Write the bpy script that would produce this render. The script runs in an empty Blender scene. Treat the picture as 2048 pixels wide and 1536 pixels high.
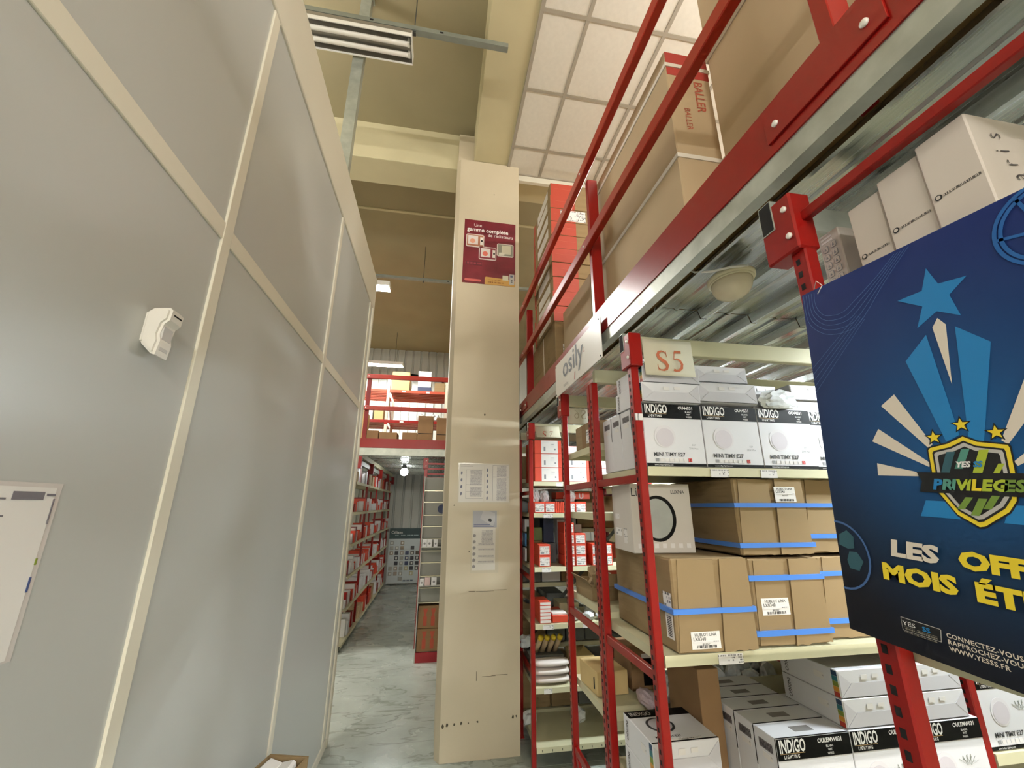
import bpy, bmesh, math, random
from mathutils import Vector, Matrix
random.seed(11)
SC = bpy.context.scene
COL = SC.collection
R = math.radians

# ------------------------------------------------------------------ camera
FPX, PITCH, YAW, ROLL, EYE = 821.8, 0.287106, 0.173879, 0.00185, 1.70
cp, sp, cy, sy = math.cos(PITCH), math.sin(PITCH), math.cos(YAW), math.sin(YAW)
fwd = Vector((sy*cp, cy*cp, sp)); rgt = Vector((cy, -sy, 0)); upv = rgt.cross(fwd)
r2 = rgt*math.cos(ROLL) + upv*math.sin(ROLL); u2 = -rgt*math.sin(ROLL) + upv*math.cos(ROLL)
cam_d = bpy.data.cameras.new('camera'); cam = bpy.data.objects.new('camera', cam_d); COL.objects.link(cam)
cam_d.sensor_fit = 'HORIZONTAL'; cam_d.sensor_width = 36.0; cam_d.lens = 36.0*FPX/2048.0
cam_d.clip_start = 0.02; cam_d.clip_end = 60
cam.matrix_world = Matrix(((r2.x, u2.x, -fwd.x, 0), (r2.y, u2.y, -fwd.y, 0), (r2.z, u2.z, -fwd.z, EYE), (0, 0, 0, 1)))
SC.camera = cam
# ------------------------------------------------------------------ world, view
w = bpy.data.worlds.new('world'); SC.world = w; w.use_nodes = True
w.node_tree.nodes['Background'].inputs[0].default_value = (0.9, 0.92, 1.0, 1)
w.node_tree.nodes['Background'].inputs[1].default_value = 0.05
SC.view_settings.view_transform = 'Standard'; SC.view_settings.look = 'None'
SC.view_settings.gamma = 1.0; SC.view_settings.exposure = 0.0; SC.view_settings.use_curve_mapping = False
SC.cycles.use_denoising = True; SC.cycles.use_light_tree = False
SC.cycles.max_bounces = 5; SC.cycles.diffuse_bounces = 3; SC.cycles.glossy_bounces = 3
SC.cycles.use_adaptive_sampling = True; SC.cycles.adaptive_threshold = 0.08; SC.cycles.adaptive_min_samples = 12
SC.cycles.sample_clamp_indirect = 4.0
E_TUBE = 430.0       # emission of the lit fluorescent tubes
E_COOL = 310.0       # emission of the cooler tubes under the deck

# ------------------------------------------------------------------ materials
def lin(h):
    h = h.lstrip('#'); o = []
    for i in (0, 2, 4):
        c = int(h[i:i+2], 16)/255.0
        o.append(c/12.92 if c <= 0.04045 else ((c+0.055)/1.055)**2.4)
    return tuple(o)
MATS = {}
def mat(name, col, rough=0.6, metal=0.0, spec=0.5, var=0.0, vs=6.0, bump=0.0, bs=80.0, emit=0.0, stretch=None, coat=0.0, trans=0.0, alpha=1.0, rvar=0.0):
    if name in MATS: return MATS[name]
    m = bpy.data.materials.new(name); MATS[name] = m; m.use_nodes = True
    nt = m.node_tree; N = nt.nodes; L = nt.links; b = N['Principled BSDF']
    c = lin(col) if isinstance(col, str) else col
    b.inputs['Base Color'].default_value = (*c, 1); b.inputs['Roughness'].default_value = rough
    b.inputs['Metallic'].default_value = metal; b.inputs['Specular IOR Level'].default_value = spec
    b.inputs['Coat Weight'].default_value = coat; b.inputs['Transmission Weight'].default_value = trans
    b.inputs['Alpha'].default_value = alpha
    if emit: b.inputs['Emission Color'].default_value = (*c, 1); b.inputs['Emission Strength'].default_value = emit
    if var or bump or rvar:
        tc = N.new('ShaderNodeTexCoord'); mp = N.new('ShaderNodeMapping'); L.new(tc.outputs['Object'], mp.inputs[0])
        if stretch: mp.inputs['Scale'].default_value = stretch
    if var or rvar:
        n = N.new('ShaderNodeTexNoise'); n.inputs['Scale'].default_value = vs; n.inputs['Detail'].default_value = 5; L.new(mp.outputs[0], n.inputs['Vector'])
    if var:
        r = N.new('ShaderNodeValToRGB'); L.new(n.outputs['Fac'], r.inputs[0])
        r.color_ramp.elements[0].position = 0.3; r.color_ramp.elements[1].position = 0.7
        r.color_ramp.elements[0].color = (*[x*(1-var) for x in c], 1); r.color_ramp.elements[1].color = (*[min(1, x*(1+var)) for x in c], 1)
        L.new(r.outputs[0], b.inputs['Base Color'])
    if rvar:
        mr = N.new('ShaderNodeMapRange'); L.new(n.outputs['Fac'], mr.inputs[0])
        mr.inputs[1].default_value = 0.3; mr.inputs[2].default_value = 0.7
        mr.inputs[3].default_value = max(0.02, rough-rvar); mr.inputs[4].default_value = min(1, rough+rvar); L.new(mr.outputs[0], b.inputs['Roughness'])
    if bump:
        n2 = N.new('ShaderNodeTexNoise'); n2.inputs['Scale'].default_value = bs; n2.inputs['Detail'].default_value = 3; L.new(mp.outputs[0], n2.inputs['Vector'])
        bp = N.new('ShaderNodeBump'); bp.inputs['Strength'].default_value = bump; bp.inputs['Distance'].default_value = 0.004
        L.new(n2.outputs['Fac'], bp.inputs['Height']); L.new(bp.outputs[0], b.inputs['Normal'])
    return m
def print_mat(name, paper, ink, row=0.008, dens=0.5, scale=220, rough=0.5, margin=0.35):
    """paper with rows of small print: rows along local y, ink broken up along local x"""
    if name in MATS: return MATS[name]
    m = mat(name, paper, rough); nt = m.node_tree; N = nt.nodes; L = nt.links; b = N['Principled BSDF']
    tc = N.new('ShaderNodeTexCoord'); sp_ = N.new('ShaderNodeSeparateXYZ'); L.new(tc.outputs['Object'], sp_.inputs[0])
    d = N.new('ShaderNodeMath'); d.operation = 'DIVIDE'; d.inputs[1].default_value = row; L.new(sp_.outputs['Y'], d.inputs[0])
    fr = N.new('ShaderNodeMath'); fr.operation = 'FRACT'; L.new(d.outputs[0], fr.inputs[0])
    fl = N.new('ShaderNodeMath'); fl.operation = 'FLOOR'; L.new(d.outputs[0], fl.inputs[0])
    gt = N.new('ShaderNodeMath'); gt.operation = 'GREATER_THAN'; gt.inputs[1].default_value = margin; L.new(fr.outputs[0], gt.inputs[0])
    cb = N.new('ShaderNodeCombineXYZ'); L.new(sp_.outputs['X'], cb.inputs[0])
    m7 = N.new('ShaderNodeMath'); m7.operation = 'MULTIPLY'; m7.inputs[1].default_value = 0.37; L.new(fl.outputs[0], m7.inputs[0]); L.new(m7.outputs[0], cb.inputs[1])
    n1 = N.new('ShaderNodeTexNoise'); n1.inputs['Scale'].default_value = scale; n1.inputs['Detail'].default_value = 0; L.new(cb.outputs[0], n1.inputs[0])
    n2 = N.new('ShaderNodeTexNoise'); n2.inputs['Scale'].default_value = 14; n2.inputs['Detail'].default_value = 0; L.new(cb.outputs[0], n2.inputs[0])
    g1 = N.new('ShaderNodeMath'); g1.operation = 'GREATER_THAN'; g1.inputs[1].default_value = 0.47; L.new(n1.outputs['Fac'], g1.inputs[0])
    g2 = N.new('ShaderNodeMath'); g2.operation = 'GREATER_THAN'; g2.inputs[1].default_value = 1-dens; L.new(n2.outputs['Fac'], g2.inputs[0])
    a1 = N.new('ShaderNodeMath'); a1.operation = 'MULTIPLY'; L.new(g1.outputs[0], a1.inputs[0]); L.new(g2.outputs[0], a1.inputs[1])
    a2 = N.new('ShaderNodeMath'); a2.operation = 'MULTIPLY'; L.new(a1.outputs[0], a2.inputs[0]); L.new(gt.outputs[0], a2.inputs[1])
    mx = N.new('ShaderNodeMix'); mx.data_type = 'RGBA'; L.new(a2.outputs[0], mx.inputs['Factor'])
    mx.inputs['A'].default_value = (*lin(paper), 1); mx.inputs['B'].default_value = (*lin(ink), 1); L.new(mx.outputs['Result'], b.inputs['Base Color'])
    return m

RED = mat('red_paint', '#86100c', 0.3, spec=.35, var=0.06, vs=3, bump=0.05, bs=40)
REDR = mat('red_rail_paint', '#99200f', 0.32, var=0.06, vs=3)
DARK = mat('dark_hole', '#0c0908', 0.9)
GALV = mat('galvanized', '#aeb2a8', 0.42, 0.5, var=0.18, vs=14, rvar=0.1, bump=0.06, bs=30)
GALVD = mat('galvanized_deck', '#b9bcb9', 0.24, 0.9, var=0.16, vs=3.0, stretch=(40, 0.5, 1), rvar=0.08)
CREAM = mat('cream_shelf', '#c9c4a2', 0.45, var=0.05, vs=4)
SHELFG = mat('shelf_grey', '#b9b8a8', 0.5, var=0.05, vs=4)
CARD = mat('cardboard', '#8e7857', 0.8, spec=0.25, var=0.06, vs=4, bump=0.8, bs=3.2, stretch=(.6, .6, 11))
CARDL = mat('cardboard_light', '#b39d7d', 0.8, spec=0.25, var=0.05, vs=3)
CARDD = mat('cardboard_dark', '#86694a', 0.85, spec=0.2, var=0.08, vs=5)
CARDY = mat('cardboard_yellow', '#cbb07c', 0.8, spec=0.2, var=0.06, vs=4)
WHITEB = mat('white_carton', '#d9d8da', 0.38, var=0.03, vs=4)
WHITEP = mat('white_paper', '#e4e0da', 0.5, var=0.02, vs=3)
BLACKP = mat('black_print', '#090909', 0.5, spec=.12)
INK = mat('ink', '#2a2a2c', 0.6)
INKG = mat('ink_grey', '#8a8a8c', 0.6)
WINK = mat('white_ink', '#e8e6e2', 0.5)
REDINK = mat('red_ink', '#c23a34', 0.6)
BLUES = mat('blue_strap', '#4a80d2', 0.35)
WSTRAP = mat('white_strap', '#ddd6c8', 0.4)
ORED = mat('orange_red_carton', '#c94229', 0.5, var=0.06, vs=5)
PANEL = mat('partition_panel', '#b6b7b2', 0.31, spec=0.5, var=0.012, vs=1.3)
STRIP = mat('partition_strip', '#dcd6c4', 0.36, var=0.02, vs=2)
PILLAR = mat('pillar_paint', '#c6b99f', 0.7, var=0.05, vs=2.2, bump=0.15, bs=18)
KHAKI = mat('khaki_concrete', '#968b6d', 0.85, spec=0.25, var=0.07, vs=1.6, bump=0.08, bs=8)
BEAMP = mat('beam_paint', '#c3b996', 0.75, spec=0.3, var=0.07, vs=2.0, bump=0.1, bs=9)
TILE = mat('ceiling_tile', '#d8d2c6', 0.85, spec=0.2, var=0.03, vs=30, bump=0.12, bs=160)
TBAR = mat('ceiling_grid', '#9d9587', 0.6)
PLAST = mat('clear_plastic', '#dfe3e4', 0.16, spec=0.6, var=0.15, vs=25, bump=0.6, bs=35)
WPLAST = mat('white_plastic', '#e2ddd3', 0.3, spec=0.5)
CREAMPL = mat('cream_plastic', '#cfc6a6', 0.4, spec=0.5, var=0.03, vs=20)
LAMPON = mat('tube_lit', (1.0, 0.975, 0.93), 0.5, emit=E_TUBE)
LAMPBACK = mat('tube_lit_back', (1.0, 0.98, 0.94), 0.5, emit=460.0)  # tubes of the unseen lamps added behind the viewer
LAMPCOOL = mat('tube_lit_cool', (0.86, 0.95, 1.0), 0.5, emit=E_COOL)
LAMPON2 = mat('globe_lit', (0.95, 0.98, 1.0), 0.4, emit=45)
REFL = mat('lamp_reflector', '#e6e2da', 0.3, spec=0.5)
STEELD = mat('dark_steel', '#4a4b48', 0.45, 0.6)
LBL = print_mat('label_print', '#e6e3df', '#4b4b50', 0.012, 0.55, 260)
LBLS = print_mat('label_print_small', '#dedad6', '#6d6a6a', 0.007, 0.5, 420)

# ------------------------------------------------------------------ helpers
def link(o, parent=None):
    COL.objects.link(o)
    if parent: o.parent = parent
    return o
def tag(o, label, cat, group=None, kind=None):
    if label: o['label'] = label
    if cat: o['category'] = cat
    if group: o['group'] = group
    if kind: o['kind'] = kind
    return o
def thing(name, label, cat, loc=(0, 0, 0), rz=0.0, group=None):
    o = bpy.data.objects.new(name, None); o.empty_display_size = 0.05; COL.objects.link(o)
    o.location = loc; o.rotation_euler = (0, 0, rz); return tag(o, label, cat, group)
def struct(name, loc=(0, 0, 0)):
    o = bpy.data.objects.new(name, None); o.empty_display_size = 0.05; COL.objects.link(o); o.location = loc; o['kind'] = 'structure'; return o
def mesh(name, verts, faces, m, smooth=False):
    me = bpy.data.meshes.new(name); me.from_pydata([tuple(v) for v in verts], [], faces); me.materials.append(m)
    if smooth: me.polygons.foreach_set('use_smooth', [True]*len(me.polygons))
    me.update(); return me
def obj(name, me, parent=None, loc=(0, 0, 0), rot=(0, 0, 0)):
    o = bpy.data.objects.new(name, me); link(o, parent); o.location = loc; o.rotation_euler = rot; return o
_bc = {}
def box_me(w_, d_, h_, m, bev=0.0):
    k = (round(w_, 4), round(d_, 4), round(h_, 4), m.name, round(bev, 4))
    if k in _bc: return _bc[k]
    bm = bmesh.new(); bmesh.ops.create_cube(bm, size=1.0); bmesh.ops.scale(bm, vec=(w_, d_, h_), verts=bm.verts)
    if bev and min(w_, d_, h_) > 2.2*bev:
        bmesh.ops.bevel(bm, geom=bm.edges[:], offset=bev, segments=1, affect='EDGES')
    me = bpy.data.meshes.new(m.name+'_box'); bm.to_mesh(me); bm.free(); me.materials.append(m); _bc[k] = me; return me
def bx(name, x0, x1, y0, y1, z0, z1, m, parent=None, bev=0.0, rot=(0, 0, 0)):
    """box by its extents in the parent's frame; origin at its middle"""
    return obj(name, box_me(abs(x1-x0), abs(y1-y0), abs(z1-z0), m, bev), parent, ((x0+x1)/2, (y0+y1)/2, (z0+z1)/2), rot)
def sbx(name, *a, **k):
    o = bx(name, *a, **k); o['kind'] = 'structure'; return o
def bar(name, a, b, t, s, m, parent=None, upz=(0, 0, 1)):
    """rectangular bar from a to b"""
    a, b = Vector(a), Vector(b); d = (b-a); ln = d.length; d.normalize(); u = Vector(upz)
    if abs(d.dot(u)) > 0.98: u = Vector((0, 1, 0))
    x = d.cross(u).normalized(); z = x.cross(d)
    o = obj(name, box_me(t, ln, s, m), parent)
    mm = Matrix((x, d, z)).transposed().to_4x4(); mm.translation = (a+b)/2; o.matrix_local = mm; return o
def tube_me(pts, r, m, n=8):
    vs, fs = [], []; P = [Vector(p) for p in pts]
    for i, p in enumerate(P):
        t = (P[min(i+1, len(P)-1)]-P[max(i-1, 0)]).normalized(); u = Vector((0, 0, 1)) if abs(t.z) < 0.9 else Vector((1, 0, 0))
        x = t.cross(u).normalized(); y = t.cross(x); rr = r[i] if isinstance(r, (list, tuple)) else r
        for k in range(n):
            a = 2*math.pi*k/n; vs.append(p+x*math.cos(a)*rr+y*math.sin(a)*rr)
    for i in range(len(P)-1):
        for k in range(n):
            fs.append((i*n+k, i*n+(k+1) % n, (i+1)*n+(k+1) % n, (i+1)*n+k))
    fs.append(tuple(range(n))[::-1]); fs.append(tuple(range((len(P)-1)*n, len(P)*n)))
    return mesh('tube', vs, fs, m, True)
def lathe_me(prof, m, n=28, sx=1, sy_=1):
    vs, fs = [], []
    for (r, z) in prof:
        for k in range(n):
            a = 2*math.pi*k/n; vs.append((r*math.cos(a)*sx, r*math.sin(a)*sy_, z))
    for i in range(len(prof)-1):
        for k in range(n):
            fs.append((i*n+k, i*n+(k+1) % n, (i+1)*n+(k+1) % n, (i+1)*n+k))
    fs.append(tuple(range(n))[::-1]); fs.append(tuple(range((len(prof)-1)*n, len(prof)*n)))
    return mesh('lathe', vs, fs, m, True)
def ext_me(poly, t, m):
    """flat polygon in local xy with thickness t along +z"""
    n = len(poly); vs = [(x, y, 0) for x, y in poly]+[(x, y, t) for x, y in poly]
    a = sum(poly[i][0]*poly[(i+1) % n][1]-poly[(i+1) % n][0]*poly[i][1] for i in range(n))
    idx = list(range(n)) if a > 0 else list(range(n))[::-1]
    fs = [tuple(i+n for i in idx), tuple(idx[::-1])]+[(idx[i], idx[(i+1) % n], idx[(i+1) % n]+n, idx[i]+n) for i in range(n)]
    return mesh('print', vs, fs, m)
def wad_me(rx, ry, rz, m, seed, rough=0.25, sub=3):
    """crumpled bag / wad"""
    rnd = random.Random(seed); bm = bmesh.new(); bmesh.ops.create_icosphere(bm, subdivisions=sub, radius=1)
    for v in bm.verts:
        k = 1+rnd.uniform(-rough, rough); v.co = Vector((v.co.x*rx*k, v.co.y*ry*k, max(-1, v.co.z)*rz*k))
        if v.co.z < -rz*0.75: v.co.z = -rz*0.75
    zmin = min(v.co.z for v in bm.verts)
    for v in bm.verts: v.co.z -= zmin
    me = bpy.data.meshes.new('wad'); bm.to_mesh(me); bm.free(); me.materials.append(m); return me
_tc = {}
def text_me(s, size, m, bold=0.0, xs=1.0, shear=0.0, align='LEFT', sp_=1.0):
    k = (s, round(size, 5), m.name, bold, xs, shear, align, sp_)
    if k in _tc: return _tc[k]
    cu = bpy.data.curves.new('txt', 'FONT'); cu.body = s; cu.size = size; cu.offset = bold*size; cu.shear = shear
    cu.resolution_u = 2; cu.align_x = align; cu.space_character = sp_; cu.fill_mode = 'FRONT'
    o = bpy.data.objects.new('txt', cu); COL.objects.link(o)
    dg = bpy.context.evaluated_depsgraph_get(); me = bpy.data.meshes.new_from_object(o.evaluated_get(dg))
    bpy.data.objects.remove(o); bpy.data.curves.remove(cu)
    for v in me.vertices: v.co.x *= xs
    me.materials.clear(); me.materials.append(m); me.name = 'lettering'; _tc[k] = me; return me
class Box:
    """axis-aligned box-shaped thing: an Empty at the base centre, dims w (x) d (y) h (z), and prints on its faces"""
    def __init__(s, root, w_, d_, h_): s.root, s.w, s.d, s.h = root, w_, d_, h_
    def frame(s, face):
        w_, d_, h_ = s.w, s.d, s.h
        o, u, v, n = {'-Y': ((-w_/2, -d_/2, 0), (1, 0, 0), (0, 0, 1), (0, -1, 0)), '-X': ((-w_/2, d_/2, 0), (0, -1, 0), (0, 0, 1), (-1, 0, 0)),
                      '+Z': ((-w_/2, -d_/2, h_), (1, 0, 0), (0, 1, 0), (0, 0, 1)), '-Z': ((-w_/2, d_/2, 0), (1, 0, 0), (0, -1, 0), (0, 0, -1)),
                      '+X': ((w_/2, -d_/2, 0), (0, 1, 0), (0, 0, 1), (1, 0, 0))}[face]
        return Vector(o), Vector(u), Vector(v), Vector(n)
    def put(s, o, face, u, v, lift=0.0004, rot=0.0):
        O, U, V, N = s.frame(face); M = Matrix((U, V, N)).transposed().to_4x4()
        M.translation = O+U*u+V*v+N*lift; o.matrix_local = M @ Matrix.Rotation(rot, 4, 'Z'); return o
    def patch(s, name, face, u0, u1, v0, v1, m, t=0.0006, lift=0.0001, parent=None):
        o = obj(name, ext_me([(0, 0), (u1-u0, 0), (u1-u0, v1-v0), (0, v1-v0)], t, m), s.root); return s.put(o, face, u0, v0, lift)
    def text(s, face, st, u, v, size, m, bold=0.0, xs=1.0, rot=0.0, align='LEFT', shear=0.0, lift=0.0012, sp_=1.0, name='lettering'):
        o = obj(name, text_me(st, size, m, bold, xs, shear, align, sp_), s.root); return s.put(o, face, u, v, lift, rot)
    def poly(s, name, face, pts, m, u=0, v=0, t=0.0004, lift=0.0008):
        o = obj(name, ext_me(pts, t, m), s.root); return s.put(o, face, u, v, lift)
def carton(name, label, cat, x0, x1, y0, y1, z0, z1, m, group=None, rz=0.0, bev=0.002, body='body'):
    t = thing(name, label, cat, ((x0+x1)/2, (y0+y1)/2, z0), rz, group)
    w_, d_, h_ = x1-x0, y1-y0, z1-z0
    bx(body, -w_/2, w_/2, -d_/2, d_/2, 0, h_, m, t, bev); return Box(t, w_, d_, h_)
def circle(cx, cy_, r, n=28, sx=1.0): return [(cx+math.cos(2*math.pi*i/n)*r*sx, cy_+math.sin(2*math.pi*i/n)*r) for i in range(n)]
def ring_me(w_, d_, h0, h1, t, m):
    """a strap: rectangular band round a box w x d between heights h0, h1"""
    vs = []
    for z in (h0, h1):
        for e in (0.0002, t):
            vs += [(-w_/2-e, -d_/2-e, z), (w_/2+e, -d_/2-e, z), (w_/2+e, d_/2+e, z), (-w_/2-e, d_/2+e, z)]
    fs = []
    for k in range(4):
        l = (k+1) % 4
        fs += [(4+k, 4+l, 12+l, 12+k), (k, 8+k, 8+l, l), (k, l, 4+l, 4+k), (8+k, 12+k, 12+l, 8+l)]
    return mesh('strap', vs, fs, m)
def strap(B, z, wd, m=BLUES, t=0.0015): return obj('strap', ring_me(B.w, B.d, z, z+wd, t, m), B.root)
def copy_tree(o, parent=None):
    c = o.copy(); COL.objects.link(c); c.parent = parent
    for ch in o.children: copy_tree(ch, c)
    return c

# ================================================================== THE ROOM
# floor: sealed concrete with stains, cut joints as thin recesses between slabs
FLOOR = mat('floor_concrete', '#9aa096', 0.26, spec=0.45, rvar=0.12, vs=2.0)
nt = FLOOR.node_tree; N = nt.nodes; L = nt.links; b = N['Principled BSDF']
tc = N.new('ShaderNodeTexCoord')
n1 = N.new('ShaderNodeTexNoise'); n1.inputs['Scale'].default_value = 1.7; n1.inputs['Detail'].default_value = 9; n1.inputs['Roughness'].default_value = 0.65; L.new(tc.outputs['Object'], n1.inputs[0])
mpf = N.new('ShaderNodeMapping'); mpf.inputs['Scale'].default_value = (1.6, 5.0, 1); mpf.inputs['Rotation'].default_value = (0, 0, 0.25); L.new(tc.outputs['Object'], mpf.inputs[0])
n2 = N.new('ShaderNodeTexNoise'); n2.inputs['Scale'].default_value = 1.3; n2.inputs['Detail'].default_value = 12; n2.inputs['Distortion'].default_value = 0.6; L.new(mpf.outputs[0], n2.inputs[0])
cr = N.new('ShaderNodeValToRGB'); L.new(n1.outputs['Fac'], cr.inputs[0])
cr.color_ramp.elements[0].position = 0.32; cr.color_ramp.elements[0].color = (*lin('#949b92'), 1); cr.color_ramp.elements[1].position = 0.62; cr.color_ramp.elements[1].color = (*lin('#b2b8b0'), 1)
c2 = N.new('ShaderNodeValToRGB'); L.new(n2.outputs['Fac'], c2.inputs[0])
c2.color_ramp.elements[0].position = 0.52; c2.color_ramp.elements[0].color = (0, 0, 0, 1); c2.color_ramp.elements[1].position = 0.53; c2.color_ramp.elements[1].color = (1, 1, 1, 1)
e = c2.color_ramp.elements.new(0.545); e.color = (1, 1, 1, 1); e = c2.color_ramp.elements.new(0.57); e.color = (0, 0, 0, 1)
mx = N.new('ShaderNodeMix'); mx.data_type = 'RGBA'; mu = N.new('ShaderNodeMath'); mu.operation = 'MULTIPLY'; mu.inputs[1].default_value = 0.45; L.new(c2.outputs[0], mu.inputs[0])
L.new(mu.outputs[0], mx.inputs['Factor']); L.new(cr.outputs[0], mx.inputs['A']); mx.inputs['B'].default_value = (*lin('#5a5d4e'), 1); L.new(mx.outputs['Result'], b.inputs['Base Color'])
fl = struct('floor')
for i, (y0, y1) in enumerate(((-4, 3.32), (3.325, 6.7), (6.705, 10.6))):
    bx('concrete_slab', -5, 6, y0, y1, -0.12, 0, FLOOR, fl)
bx('joint', -5, 6, 3.30, 3.345, -0.12, -0.006, mat('joint_filler', '#3d4038', 0.8), fl)

# wall_left: modular partition of melamine panels and cover strips
XW = -0.714
wl = struct('wall_left')
ST = 0.05; posts = (0.075, 1.281, 2.487, 3.693)
for y in (-1.131,)+posts:
    bx('cover_strip', XW-0.004, XW+0.007, y-ST/2, y+ST/2, 0.06, 3.535, STRIP, wl, 0.002)
ys = (-1.131,)+posts
for a, b_ in zip(ys[:-1], ys[1:]):
    bx('panel', XW-0.05, XW, a+ST/2, b_-ST/2, 0.06, 2.508, PANEL, wl)
    bx('panel', XW-0.05, XW, a+ST/2, b_-ST/2, 2.562, 3.54, PANEL, wl)
    bx('rail_strip', XW-0.004, XW+0.006, a+ST/2, b_-ST/2, 2.505, 2.565, STRIP, wl, 0.002)
bx('panel', XW-0.05, XW, 3.718, 3.80, 0.06, 3.54, PANEL, wl)
bx('end_strip', XW-0.06, XW+0.012, 3.80, 3.86, 0.0, 3.87, STRIP, wl, 0.003)
bx('fascia', XW-0.06, XW+0.012, -1.2, 3.80, 3.535, 3.87, STRIP, wl, 0.004)
bx('plinth', XW-0.05, XW+0.008, -1.2, 3.80, 0.0, 0.06, STRIP, wl)
bx('back_panel', XW-0.06, XW-0.05, -1.2, 3.80, 0.0, 3.6, PANEL, wl)

# pillar with a chamfered corner, and the beams it carries
pp = [(0.105, 3.467), (0.675, 3.467), (0.675, 3.95), (0.07, 3.95), (0.07, 3.52)]
pv = []
for z, dx in ((0, 0.0), (5.14, -0.035)):
    pv += [(x+(dx if x < 0.3 else 0), y, z) for x, y in pp]
n = len(pp); pf = [tuple(range(n))[::-1], tuple(range(n, 2*n))]+[(i, (i+1) % n, (i+1) % n+n, i+n) for i in range(n)]
pil = obj('wall_pillar', mesh('pillar', pv, pf, PILLAR)); pil['kind'] = 'structure'
bx('pillar_head', .045, .205, 3.50, 3.60, 5.14, 5.50, PILLAR, pil)
# drips, joint lines and scuffs on the plaster of the pillar
scuff = mat('scuff', '#4b4436', 0.8)
for (x, z, w_, h_) in ((0.30, 1.068, 0.05, 0.003), (0.40, 1.066, 0.14, 0.002), (0.52, 1.072, 0.1, 0.002), (0.44, 0.50, 0.10, 0.002), (0.52, 0.505, 0.12, 0.0025), (0.35, 0.505, 0.004, 0.06)):
    bx('crack', x-w_/2, x+w_/2, 3.4662, 3.4672, z-h_/2, z+h_/2, scuff, pil)
for (x, z, r) in ((0.15, 0.22, .012), (0.2, 0.22, .009), (0.25, 0.225, .010), (0.3, 0.222, .006), (0.365, 0.225, .009), (0.12, 0.215, .013), (0.62, 0.235, .012), (0.645, 0.24, .008), (0.37, 2.45, .010), (0.27, 1.35, .006), (0.14, 1.7, .006), (0.42, 4.75, .006)):
    o = obj('chip', ext_me([(math.cos(k)*r*random.uniform(.5, 1), math.sin(k)*r*random.uniform(.6, 1.3)) for k in (0, .9, 1.9, 2.8, 3.7, 4.6, 5.5)], 0.0008, scuff), pil, (x, 3.4668, z), (R(90), 0, 0))
cb1 = sbx('ceiling_beam', 0.205, 0.565, -4, 3.60, 5.145, 5.60, BEAMP, None, 0.006)
cb2 = sbx('ceiling_beam', -5, 6, 3.60, 3.96, 5.135, 5.60, BEAMP, None, 0.006)
cb3 = sbx('ceiling_beam', 0.205, 0.565, 3.96, 10.6, 5.145, 5.60, BEAMP, None, 0.006)
cl = struct('ceiling')
bx('slab', -5, 6, -4, 4.94, 5.59, 5.75, KHAKI, cl)
bx('slab', -5, 6, 4.98, 10.6, 5.585, 5.75, KHAKI, cl)
bx('joint_strip', -5, 6, 4.94, 4.98, 5.575, 5.75, BEAMP, cl)
# suspended tile ceiling on the right
ct = struct('ceiling')
gx = [0.57, 0.919, 1.526, 2.133, 2.74, 3.347, 3.954, 4.56]; gy = [-2.2, -1.6, -0.993, -0.394, 0.205, 0.804, 1.403, 2.005, 2.603, 3.20, 3.56]
for i in range(len(gx)-1):
    for j in range(len(gy)-1):
        bx('tile', gx[i]+.011, gx[i+1]-.011, gy[j]+.011, gy[j+1]-.011, 5.134, 5.150, TILE, ct)
for x in gx: bx('grid_bar', x-.014, x+.014, gy[0], gy[-1], 5.126, 5.15, TBAR, ct)
for y in gy: bx('grid_bar', gx[0], gx[-1], y-.014, y+.014, 5.1265, 5.1495, TBAR, ct)
sbx('trim_1', 0.68, 6, 3.56, 3.60, 5.06, 5.15, STRIP)
# outer walls: vertical steel cladding at the far end, plain walls on the other sides
CLAD = mat('wall_cladding', '#b3b5ae', 0.5, 0.1, var=0.08, vs=2, stretch=(3, 1, .4))
wb = struct('wall_back')
prof = [(0, 0), (.03, -.0), (.04, -.03), (.19, -.03), (.2, 0), (.23, 0), (.24, -.03), (.39, -.03), (.4, 0)]
cv = [(x, y, 0) for x, y in prof]+[(x, y, 5.6) for x, y in prof]; k = len(prof)
cme = mesh('cladding', cv, [(i, i+1, i+1+k, i+k) for i in range(k-1)], CLAD)
for i in range(20): obj('cladding_sheet', cme, wb, (-4+i*0.4, 10.42, 0))
bx('wall_core', -5, 6, 10.43, 10.6, 0, 5.6, KHAKI, wb)
sbx('wall_right', 6, 6.15, -4, 10.6, 0, 5.75, STRIP)
sbx('wall_far_left', -5.15, -5, -4, 10.6, 0, 5.75, STRIP)
sbx('wall_front', -5, 6, -4.15, -4, 0, 5.75, STRIP)

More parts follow.
